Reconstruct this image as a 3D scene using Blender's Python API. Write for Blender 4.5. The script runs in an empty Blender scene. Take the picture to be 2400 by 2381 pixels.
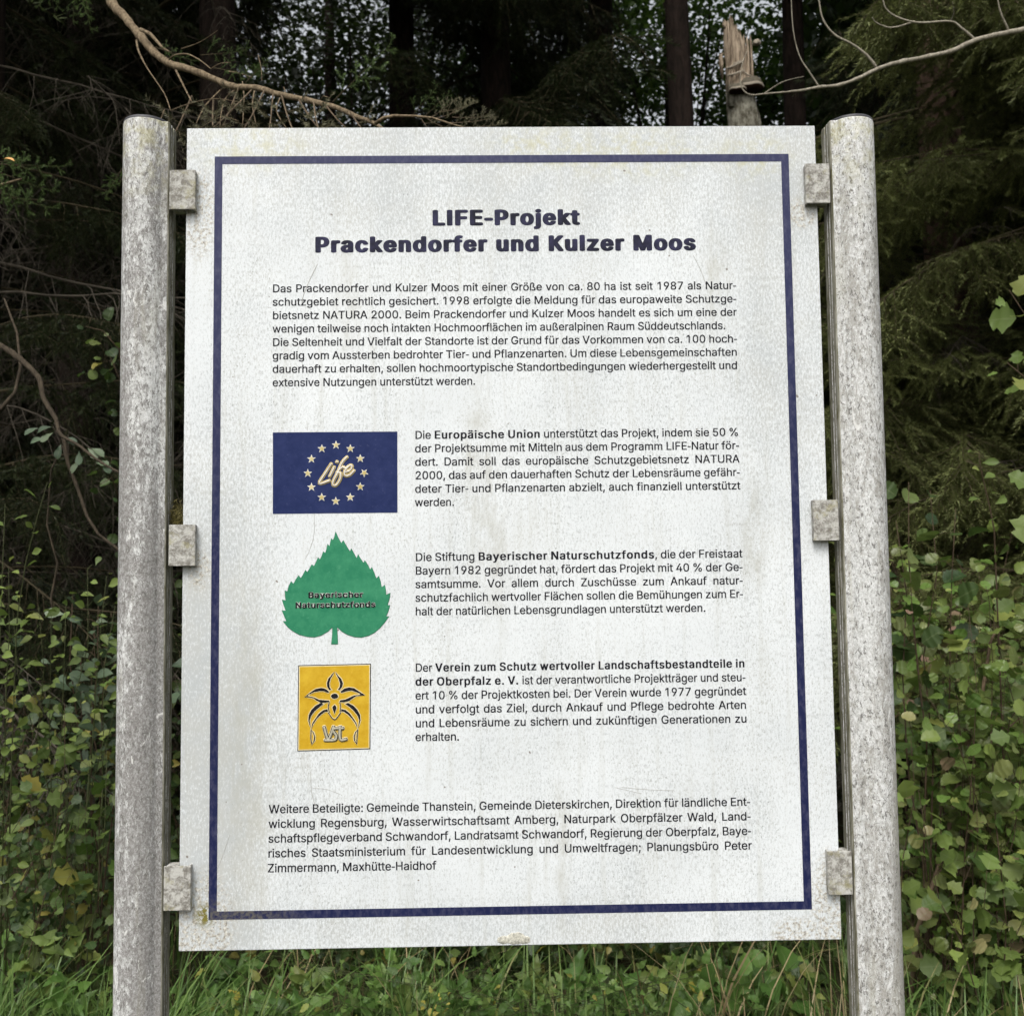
import bpy, bmesh, math, random
import numpy as np
from mathutils import Vector, Matrix
R = math.radians
rng = np.random.default_rng(7)
random.seed(7)
SC = bpy.context.scene
COL = SC.collection

# ------------------------------------------------------------------ camera
CAMP = Vector((-0.0199, -1.5857, 1.5519))
YAW, PITCH, ROLL = 0.017516, 0.068490, -0.011924
_f = Vector((math.sin(YAW)*math.cos(PITCH), math.cos(YAW)*math.cos(PITCH), math.sin(PITCH)))
_r0 = Vector((math.cos(YAW), -math.sin(YAW), 0)); _u0 = _r0.cross(_f)
RT = math.cos(ROLL)*_r0 + math.sin(ROLL)*_u0
UP = -math.sin(ROLL)*_r0 + math.cos(ROLL)*_u0
FW = _f
cd = bpy.data.cameras.new('camera'); cam = bpy.data.objects.new('camera', cd); COL.objects.link(cam)
cam.matrix_world = Matrix(((RT.x, UP.x, -FW.x, CAMP.x), (RT.y, UP.y, -FW.y, CAMP.y), (RT.z, UP.z, -FW.z, CAMP.z), (0, 0, 0, 1)))
cd.sensor_width = 36; cd.lens = 36.0; cd.clip_start = 0.05; cd.clip_end = 600
cd.dof.use_dof = True; cd.dof.focus_distance = 1.62; cd.dof.aperture_fstop = 11
SC.camera = cam

# ------------------------------------------------------------------ sky and sun (bright overcast)
SUN_EL, SUN_AZ = R(52), R(196)          # azimuth measured clockwise from +Y: behind the camera
W = bpy.data.worlds.new('World'); SC.world = W; W.use_nodes = True
nt = W.node_tree; nt.nodes.clear()
sky = nt.nodes.new('ShaderNodeTexSky'); sky.sky_type = 'NISHITA'; sky.sun_disc = False
sky.sun_elevation = SUN_EL; sky.sun_rotation = SUN_AZ; sky.air_density = 1.6; sky.dust_density = 6.0; sky.ozone_density = 1.0
hsv = nt.nodes.new('ShaderNodeHueSaturation'); hsv.inputs['Saturation'].default_value = 0.22
bg = nt.nodes.new('ShaderNodeBackground'); bg.inputs['Strength'].default_value = 0.15
wo = nt.nodes.new('ShaderNodeOutputWorld')
nt.links.new(sky.outputs[0], hsv.inputs['Color']); nt.links.new(hsv.outputs[0], bg.inputs[0]); nt.links.new(bg.outputs[0], wo.inputs[0])
sd = bpy.data.lights.new('sun', 'SUN'); sd.energy = 0.8; sd.angle = R(14); sd.color = (1, 0.97, 0.92)
sun = bpy.data.objects.new('sun', sd); COL.objects.link(sun)
_d = Vector((math.sin(SUN_AZ)*math.cos(SUN_EL), math.cos(SUN_AZ)*math.cos(SUN_EL), math.sin(SUN_EL)))
sun.rotation_euler = _d.to_track_quat('Z', 'Y').to_euler(); sun.location = (0, -6, 12)
SC.view_settings.view_transform = 'Standard'; SC.view_settings.look = 'None'
SC.view_settings.exposure = 0.5; SC.view_settings.gamma = 1.0

# ------------------------------------------------------------------ helpers
def at(px, py, Y):
    """point of the world seen at photo pixel (px,py) at depth Y behind the board"""
    d = FW + RT*((px-1200)/2400) - UP*((py-1190.5)/2400)
    return CAMP + d*((Y-CAMP.y)/d.y)
def proj(p):
    d = Vector(p)-CAMP; z = d.dot(FW)
    if z <= 0.05: return (-9999, -9999, z)
    return (1200+2400*d.dot(RT)/z, 1190.5-2400*d.dot(UP)/z, z)
def tag(o, label=None, cat=None, group=None, kind=None):
    if label: o['label'] = label
    if cat: o['category'] = cat
    if group: o['group'] = group
    if kind: o['kind'] = kind
    return o
def empty(name, loc, label, cat, group=None):
    o = bpy.data.objects.new(name, None); COL.objects.link(o); o.location = loc; o.empty_display_size = .1
    return tag(o, label, cat, group)
def link(name, me, parent=None, mats=None):
    o = bpy.data.objects.new(name, me); COL.objects.link(o)
    if mats and not me.materials:
        for m in (mats if isinstance(mats, (list, tuple)) else [mats]): me.materials.append(m)
    if parent: o.parent = parent; 
    return o
def local(o, parent):
    """vertices were given in world metres: shift the object so that it sits right under its parent"""
    o.location = -Vector(parent.location); return o
def mesh_from(name, V, F, smooth=True, attrs=None, mat_idx=None):
    V = np.asarray(V, dtype=np.float32).reshape(-1, 3)
    me = bpy.data.meshes.new(name)
    if isinstance(F, np.ndarray) and F.ndim == 2:
        k = F.shape[1]; n = len(F)
        me.vertices.add(len(V)); me.vertices.foreach_set('co', V.ravel())
        me.loops.add(n*k); me.loops.foreach_set('vertex_index', F.astype(np.int32).ravel())
        me.polygons.add(n); me.polygons.foreach_set('loop_start', np.arange(0, n*k, k, dtype=np.int32))
        me.update(calc_edges=True)
    else:
        me.from_pydata(V.tolist(), [], [list(map(int, f)) for f in F]); me.update()
    me.polygons.foreach_set('use_smooth', [bool(smooth)]*len(me.polygons))
    if attrs:
        for k_, v in attrs.items():
            a = me.attributes.new(k_, 'FLOAT', 'POINT'); a.data.foreach_set('value', np.asarray(v, dtype=np.float32))
    return me
def instance_merge(name, tv, tf, mats, locs, rnd, extra=None):
    """one mesh made of N copies of a template (all triangles or all quads)"""
    tv = np.asarray(tv, dtype=np.float64); tf = np.asarray(tf)
    N = len(locs); k = len(tv)
    V = np.einsum('nij,kj->nki', mats, tv) + locs[:, None, :]
    F = tf[None, :, :] + (np.arange(N)*k)[:, None, None]
    at_ = {'rnd': np.repeat(rnd, k)}
    if extra is not None: at_['across'] = np.tile(extra, N)
    return mesh_from(name, V.reshape(-1, 3), F.reshape(-1, tf.shape[1]), True, at_)
class MB:
    def __init__(s): s.v = []; s.f = []
    def add(s, V, F):
        b = len(s.v); s.v += [tuple(v) for v in V]; s.f += [tuple(i+b for i in f) for f in F]
    def tube(s, pts, rad, n=6, caps=True):
        pts = [Vector(p) for p in pts]; m = len(pts)
        if not hasattr(rad, '__len__'): rad = [rad]*m
        V = []; F = []; prev = None
        for i, p in enumerate(pts):
            t = (pts[min(i+1, m-1)]-pts[max(i-1, 0)]).normalized()
            if prev is None:
                a = Vector((0, 0, 1)) if abs(t.z) < .9 else Vector((1, 0, 0)); u = t.cross(a).normalized()
            else: u = (prev - t*prev.dot(t)).normalized()
            prev = u; w = t.cross(u)
            for j in range(n):
                an = 2*math.pi*j/n; V.append(p+u*(rad[i]*math.cos(an))+w*(rad[i]*math.sin(an)))
        for i in range(m-1):
            for j in range(n):
                a = i*n+j; b = i*n+(j+1) % n; F.append((a, b, b+n, a+n))
        if caps: F.append(tuple(range(n-1, -1, -1))); F.append(tuple(range((m-1)*n, m*n)))
        s.add(V, F)
    def limb(s, pts, rad, n=9, sub=5, jit=.10, knots=.12, seed=0, wob=.10):
        """tube along a smoothed path, with the uneven thickness, nodes and small wobbles of real wood"""
        r = random.Random(seed+len(s.v)); p = [Vector(q) for q in pts]; P = []; Q = []
        if not hasattr(rad, '__len__'): rad = [rad]*len(p)
        for i in range(len(p)-1):
            a, b_, c, d = p[max(i-1, 0)], p[i], p[i+1], p[min(i+2, len(p)-1)]
            for k in range(sub):
                t = k/sub; q = .5*((2*b_)+(c-a)*t+(2*a-5*b_+4*c-d)*t*t+(3*b_-a-3*c+d)*t**3); rr = rad[i]+(rad[i+1]-rad[i])*t
                P.append(q+Vector((r.uniform(-1, 1), r.uniform(-1, 1), r.uniform(-1, 1)))*rr*wob); Q.append(rr*(1+r.uniform(-jit, jit)+(r.uniform(.05, .2) if r.random() < knots else 0)))
        P.append(p[-1]); Q.append(rad[-1]); s.tube(P, Q, n)
    def box(s, x0, x1, y0, y1, z0, z1):
        V = [(x0,y0,z0),(x1,y0,z0),(x1,y1,z0),(x0,y1,z0),(x0,y0,z1),(x1,y0,z1),(x1,y1,z1),(x0,y1,z1)]
        s.add(V, [(3,2,1,0),(4,5,6,7),(0,1,5,4),(1,2,6,5),(2,3,7,6),(3,0,4,7)])
    def prism(s, poly, z0, z1):
        n = len(poly); V = [(x, y, z0) for x, y in poly]+[(x, y, z1) for x, y in poly]
        F = [tuple(range(n-1, -1, -1)), tuple(range(n, 2*n))]+[(i, (i+1) % n, (i+1) % n+n, i+n) for i in range(n)]
        s.add(V, F)
    def build(s, name, mat, parent=None, smooth=True, bevel=0):
        me = bpy.data.meshes.new(name); me.from_pydata([tuple(v) for v in s.v], [], s.f); me.update()
        me.polygons.foreach_set('use_smooth', [smooth]*len(me.polygons))
        if bevel:
            bm = bmesh.new(); bm.from_mesh(me); bmesh.ops.bevel(bm, geom=bm.edges[:], offset=bevel, segments=2, affect='EDGES', profile=.6); bm.to_mesh(me); bm.free()
        o = link(name, me, parent, mat)
        if parent: local(o, parent)
        return o

# ------------------------------------------------------------------ materials
class NT:
    def __init__(s, name):
        s.m = bpy.data.materials.new(name); s.m.use_nodes = True; s.t = s.m.node_tree; s.t.nodes.clear()
        s.out = s.n('ShaderNodeOutputMaterial')
    def n(s, typ, **kw):
        x = s.t.nodes.new(typ)
        for k, v in kw.items():
            if k.startswith('i_'): x.inputs[k[2:].replace('_', ' ')].default_value = v
            else: setattr(x, k, v)
        return x
    def l(s, a, b): s.t.links.new(a, b)
    def val(s, x, inp):
        if isinstance(x, (int, float)): inp.default_value = x
        elif isinstance(x, tuple): inp.default_value = x if len(x) == len(inp.default_value) else x+(1,)
        else: s.l(x, inp)
    def math(s, op, a, b=0.0, clamp=False):
        x = s.n('ShaderNodeMath', operation=op, use_clamp=clamp); s.val(a, x.inputs[0]); s.val(b, x.inputs[1]); return x.outputs[0]
    def mix(s, f, a, b, mode='MIX'):
        x = s.n('ShaderNodeMix', data_type='RGBA', blend_type=mode); s.val(f, x.inputs[0]); s.val(a, x.inputs[6]); s.val(b, x.inputs[7]); return x.outputs[2]
    def noise(s, vec, scale, detail=4, rough=.6, w=None, dist=0):
        x = s.n('ShaderNodeTexNoise'); x.inputs['Scale'].default_value = scale; x.inputs['Detail'].default_value = detail
        x.inputs['Roughness'].default_value = rough; x.inputs['Distortion'].default_value = dist; s.l(vec, x.inputs['Vector']); return x.outputs['Fac']
    def ramp(s, fac, stops, interp='LINEAR'):
        x = s.n('ShaderNodeValToRGB'); x.color_ramp.interpolation = interp; e = x.color_ramp.elements
        while len(e) < len(stops): e.new(.5)
        for q, (p, c) in zip(e, stops):
            q.position = p; q.color = (c if isinstance(c, tuple) else (c, c, c))+(1,)
        s.l(fac, x.inputs[0]); return x.outputs[0]
    def rng(s, v, a, b, c=0., d=1.):
        x = s.n('ShaderNodeMapRange'); s.l(v, x.inputs[0])
        for i, q in enumerate((a, b, c, d)): x.inputs[i+1].default_value = q
        return x.outputs[0]
    def scale(s, vec, sx, sy, sz, off=(0, 0, 0)):
        x = s.n('ShaderNodeMapping'); x.inputs['Scale'].default_value = (sx, sy, sz); x.inputs['Location'].default_value = off; s.l(vec, x.inputs[0]); return x.outputs[0]
    def blob(s, vec, cx, cz, rx, rz):
        """1 inside a soft ellipse in the x-z plane of the board"""
        x = s.n('ShaderNodeMapping'); x.inputs['Location'].default_value = (-cx/rx, 0, -cz/rz); x.inputs['Scale'].default_value = (1/rx, 0, 1/rz); s.l(vec, x.inputs[0])
        q = s.n('ShaderNodeVectorMath', operation='LENGTH'); s.l(x.outputs[0], q.inputs[0]); return s.rng(q.outputs['Value'], .35, 1., 1., 0.)
    def obj(s): return s.n('ShaderNodeTexCoord').outputs['Object']
    def bsdf(s, col, rough=.6, spec=.3, bump=None, bstr=.3, bdist=.001, metal=0., trans=None, tcol=None):
        p = s.n('ShaderNodeBsdfPrincipled'); s.val(col, p.inputs['Base Color']); s.val(rough, p.inputs['Roughness'])
        p.inputs['Specular IOR Level'].default_value = spec; p.inputs['Metallic'].default_value = metal
        if bump is not None:
            b = s.n('ShaderNodeBump'); b.inputs['Strength'].default_value = bstr; b.inputs['Distance'].default_value = bdist
            s.l(bump, b.inputs['Height']); s.l(b.outputs[0], p.inputs['Normal'])
        if trans:
            t = s.n('ShaderNodeBsdfTranslucent'); s.val(tcol if tcol is not None else col, t.inputs[0])
            mx = s.n('ShaderNodeMixShader'); mx.inputs[0].default_value = trans; s.l(p.outputs[0], mx.inputs[1]); s.l(t.outputs[0], mx.inputs[2]); s.l(mx.outputs[0], s.out.inputs[0])
        else: s.l(p.outputs[0], s.out.inputs[0])
        return s.m

def grime(M, v, seed):
    """fine speckle of grey grime, in metres of the board"""
    a = M.noise(M.scale(v, 1, 1, .42, (seed, 0, seed)), 330, 5, .80)
    b = M.noise(M.scale(v, 1, 1, .8, (0, seed, 0)), 560, 2, .6)
    return a, b
def mat_panel():
    M = NT('weathered_white_enamel'); v = M.obj()
    a, b = grime(M, v, 3.1)
    base = M.ramp(M.noise(v, 5, 3), [(.3, (.625, .655, .672)), (.7, (.71, .74, .757))])
    # general grime, stronger towards the left and bottom edges
    left = M.blob(v, -.47, .32, .17, .55); top = M.blob(v, 0, 1.27, .7, .30); rgt = M.blob(v, .44, 1.0, .14, .5)
    low = M.blob(v, 0, 0.03, .65, .05)
    dens = M.math('ADD', M.math('MULTIPLY', left, .15), M.math('ADD', M.math('MULTIPLY', top, .09), M.math('ADD', M.math('MULTIPLY', rgt, .07), M.math('MULTIPLY', low, .06))))
    large = M.noise(M.scale(v, 1, 1, .35), 9, 4, .65)
    dens = M.math('ADD', dens, M.rng(large, .4, .75, -.01, .07))
    g = M.math('ADD', a, dens)
    sp = M.rng(g, .51, .65, 0, .58)
    sp2 = M.rng(M.math('ADD', b, M.math('MULTIPLY', dens, .8)), .56, .72, 0, .42)
    dots = M.math('MULTIPLY', M.rng(M.noise(M.scale(v, 1, 1, .7, (4, 0, 9)), 300, 3, .6), .605, .645, 0, .9), M.rng(large, .38, .60, .30, 1.))
    sp = M.math('MAXIMUM', sp, M.math('MAXIMUM', sp2, dots))
    gc = M.mix(M.rng(M.noise(v, 14, 3), .4, .65), (.27, .29, .29), (.31, .31, .275))
    c = M.mix(sp, base, gc)
    # greenish algae in the top margin
    alg = M.math('ADD', M.blob(v, .20, 1.225, .16, .055), M.math('ADD', M.blob(v, -.40, 1.235, .12, .05), M.math('ADD', M.blob(v, .05, 1.235, .10, .045), M.blob(v, .40, 1.22, .08, .05))), True)
    alg = M.math('MULTIPLY', alg, M.rng(M.noise(v, 55, 4, .7), .44, .64))
    c = M.mix(M.math('MULTIPLY', alg, .55), c, (.47, .45, .25))
    # brownish run marks
    vs = M.scale(v, 1, 1, .07)
    st = M.rng(M.noise(vs, 60, 3, .6), .54, .72)
    run = M.math('ADD', M.blob(v, -.045, .73, .028, .20), M.math('ADD', M.blob(v, -.02, .60, .03, .20), M.math('ADD', M.blob(v, .078, .16, .018, .19), M.math('ADD', M.blob(v, .385, .61, .025, .12), M.math('ADD', M.blob(v, -.25, .985, .03, .12), M.math('ADD', M.blob(v, .335, 1.03, .03, .09), M.blob(v, -.40, .30, .05, .35)))))), True)
    run = M.math('MULTIPLY', run, M.rng(M.noise(M.scale(v, 1, 1, .4), 45, 4, .7), .40, .62, .0, .48))
    c = M.mix(run, c, (.38, .375, .32))
    c = M.mix(M.math('MULTIPLY', st, .30), c, (.42, .42, .37))
    # lichen crust in the bottom corners and beside the clips
    cor = M.math('ADD', M.blob(v, -.465, .035, .06, .10), M.math('ADD', M.blob(v, .485, .05, .035, .10), M.math('ADD', M.blob(v, .435, .01, .05, .03), M.math('ADD', M.blob(v, -.478, 1.13, .03, .09), M.math('ADD', M.blob(v, -.475, .57, .022, .04), M.blob(v, .475, 1.125, .03, .03))))), True)
    li = M.math('MULTIPLY', M.rng(cor, .05, .6), M.rng(M.noise(v, 150, 4, .7), .47, .56))
    c = M.mix(M.math('MULTIPLY', li, .85), c, M.ramp(M.noise(v, 260, 3), [(.35, (.16, .14, .11)), (.5, (.40, .37, .31)), (.62, (.66, .64, .57))]))
    moss = M.math('MULTIPLY', M.blob(v, -.462, .052, .020, .022), M.rng(M.noise(v, 170, 3), .42, .5))
    c = M.mix(moss, c, (.17, .15, .03))
    c = M.mix(M.rng(M.noise(v, 75, 1, .3), .795, .805), c, (.22, .20, .18))
    return M.bsdf(c, .45, .35, M.math('ADD', b, li), .25, .0006)
def mat_print(name, col, col2, rough=.4):
    M = NT(name); v = M.obj()
    n = M.rng(M.noise(v, 38, 5, .7), .38, .68); c = M.mix(n, col, col2)
    c = M.mix(M.rng(M.noise(v, 160, 3, .7), .60, .80, 0, .5), c, tuple(min(1, x*1.2+.06) for x in col2))
    return M.bsdf(c, .6, .15, M.noise(v, 700, 2), .12, .0004)
def mat_border():
    M = NT('faded_navy_border_print'); v = M.obj()
    z = M.n('ShaderNodeSeparateXYZ'); M.l(v, z.inputs[0])
    top = M.rng(M.math('ADD', z.outputs[2], M.math('MULTIPLY', M.noise(v, 4, 2), .3)), .75, 1.45)
    c = M.mix(top, (.009, .013, .056), (.034, .038, .092))
    c = M.mix(M.rng(M.noise(M.scale(v, 1, 1, .5), 120, 4, .7), .45, .8, 0, .6), c, (.11, .11, .17))
    c = M.mix(M.math('MULTIPLY', M.blob(v, -.42, .045, .12, .035), M.rng(M.noise(v, 150, 3), .4, .6)), c, (.10, .095, .09))
    return M.bsdf(c, .55, .2, M.noise(v, 600, 3), .2, .0005)
def mat_post(seed, dark, tint):
    M = NT('lichened_aluminium_post'); v = M.obj()
    s1 = M.scale(v, 1, 1, .45, (seed, 0, 0))
    big = M.noise(M.scale(v, 1, 1, .16, (seed, 1, 0)), 16, 3, .6)
    fine = M.noise(s1, 135, 6, .86, dist=.35)
    tiny = M.noise(M.scale(v, 1, 1, .7, (0, seed, 0)), 330, 4, .75)
    z = M.n('ShaderNodeSeparateXYZ'); M.l(v, z.inputs[0])
    up = M.rng(z.outputs[2], 0., 1.3, 1., 0.)          # more grime lower down
    d = M.math('ADD', fine, M.math('MULTIPLY', M.math('SUBTRACT', big, .5), .55))
    d = M.math('ADD', d, M.math('MULTIPLY', up, dark))
    f = M.rng(d, .475, .555)
    f = M.math('MULTIPLY', f, M.rng(tiny, .36, .54, .30, 1.))
    c = M.mix(f, M.mix(M.rng(tiny, .4, .6), (.44, .445, .435), (.67, .68, .675)), tint)
    c = M.mix(M.rng(M.noise(M.scale(v, 1, 1, .6), 175, 4, .85, dist=.5), .545, .595, 0, .9), c, (.135, .13, .12))
    c = M.mix(M.math('MULTIPLY', M.rng(M.noise(M.scale(v, 1, 1, .10, (2, seed, 0)), 34, 3, .6), .56, .70), .35), c, (.36, .345, .27))
    c = M.mix(M.rng(M.noise(M.scale(v, 1, 1, .35, (5, 0, seed)), 60, 4, .75, dist=.8), .63, .66, 0, .75), c, (.68, .68, .66))
    al = M.math('MULTIPLY', M.rng(z.outputs[2], 1.10, 1.28), M.rng(M.noise(v, 50, 4, .7), .46, .62, 0, .55))
    c = M.mix(al, c, (.36, .34, .16))
    return M.bsdf(c, .7, .25, M.math('ADD', fine, tiny), .55, .0015)
def mat_clip():
    M = NT('lichened_clip_metal'); v = M.obj(); oi = M.n('ShaderNodeObjectInfo')
    vv = M.n('ShaderNodeVectorMath', operation='ADD'); M.l(v, vv.inputs[0]); M.l(M.n('ShaderNodeTexCoord').outputs['Object'], vv.inputs[1])
    a = M.noise(v, 95, 5, .75, dist=.4); b = M.noise(v, 300, 3, .7)
    c = M.mix(M.rng(a, .42, .60), (.47, .465, .435), (.18, .17, .15)); c = M.mix(M.rng(b, .55, .7, 0, .6), c, (.2, .18, .14))
    c = M.mix(M.rng(M.noise(v, 45, 4, .7), .55, .68, 0, .6), c, (.27, .25, .12))
    return M.bsdf(c, .75, .2, M.math('ADD', a, b), .6, .0015)
def mat_groove():
    M = NT('dirty_channel_metal'); v = M.obj()
    a = M.noise(M.scale(v, 1, 1, .06), 240, 4, .7); b = M.noise(M.scale(v, 1, 1, .5), 90, 4, .7)
    c = M.mix(M.rng(a, .4, .62), (.33, .32, .27), (.10, .095, .06)); c = M.mix(M.rng(b, .52, .66, 0, .8), c, (.09, .085, .03))
    return M.bsdf(c, .8, .15, a, .6, .001)
def simple(name, col, rough=.6, spec=.3, var=.25, scale=60):
    M = NT(name); v = M.obj(); n = M.rng(M.noise(v, scale, 4, .7), .3, .7)
    return M.bsdf(M.mix(n, tuple(x*(1-var) for x in col), tuple(min(1, x*(1+var)) for x in col)), rough, spec)
def mat_leaf(name, stops, trans=.3, rough=.45, spec=.35, vein=.35):
    M = NT(name); oi = M.n('ShaderNodeObjectInfo').outputs['Random']
    at_ = M.n('ShaderNodeAttribute', attribute_name='rnd').outputs['Fac']; ac = M.n('ShaderNodeAttribute', attribute_name='across').outputs['Fac']
    r = M.math('FRACT', M.math('ADD', oi, at_)); c = M.ramp(r, stops)
    v = M.obj(); sp = M.noise(v, 90, 3, .7)
    c = M.mix(M.rng(sp, .55, .75, 0, .35), c, (.10, .075, .035))
    br = M.math('FRACT', M.math('MULTIPLY', r, 13.7)); hs = M.n('ShaderNodeHueSaturation'); M.l(M.rng(br, 0, 1, .72, 1.35), hs.inputs['Value']); M.l(c, hs.inputs['Color']); c = hs.outputs[0]
    if vein: c = M.mix(M.rng(ac, 0, .09, vein, 0), c, (.20, .24, .11))
    tc = M.mix(.5, c, (.12, .20, .02), 'ADD')
    tc = M.mix(.6, c, tc)
    return M.bsdf(c, rough, spec, sp, .25, .002, trans=trans, tcol=tc)
def mat_bark(name, c1, c2, sc=1., rough=.9, bs=.9, zs=.25):
    M = NT(name); v = M.obj(); a = M.noise(M.scale(v, 1, 1, zs), 28*sc, 5, .7, dist=.6); b = M.noise(v, 110*sc, 4, .7)
    c = M.mix(M.rng(a, .38, .64), c1, c2); c = M.mix(M.rng(b, .5, .7, 0, .5), c, tuple(x*.5 for x in c1))
    return M.bsdf(c, rough, .15, M.math('ADD', a, b), bs, .012/sc)

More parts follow.
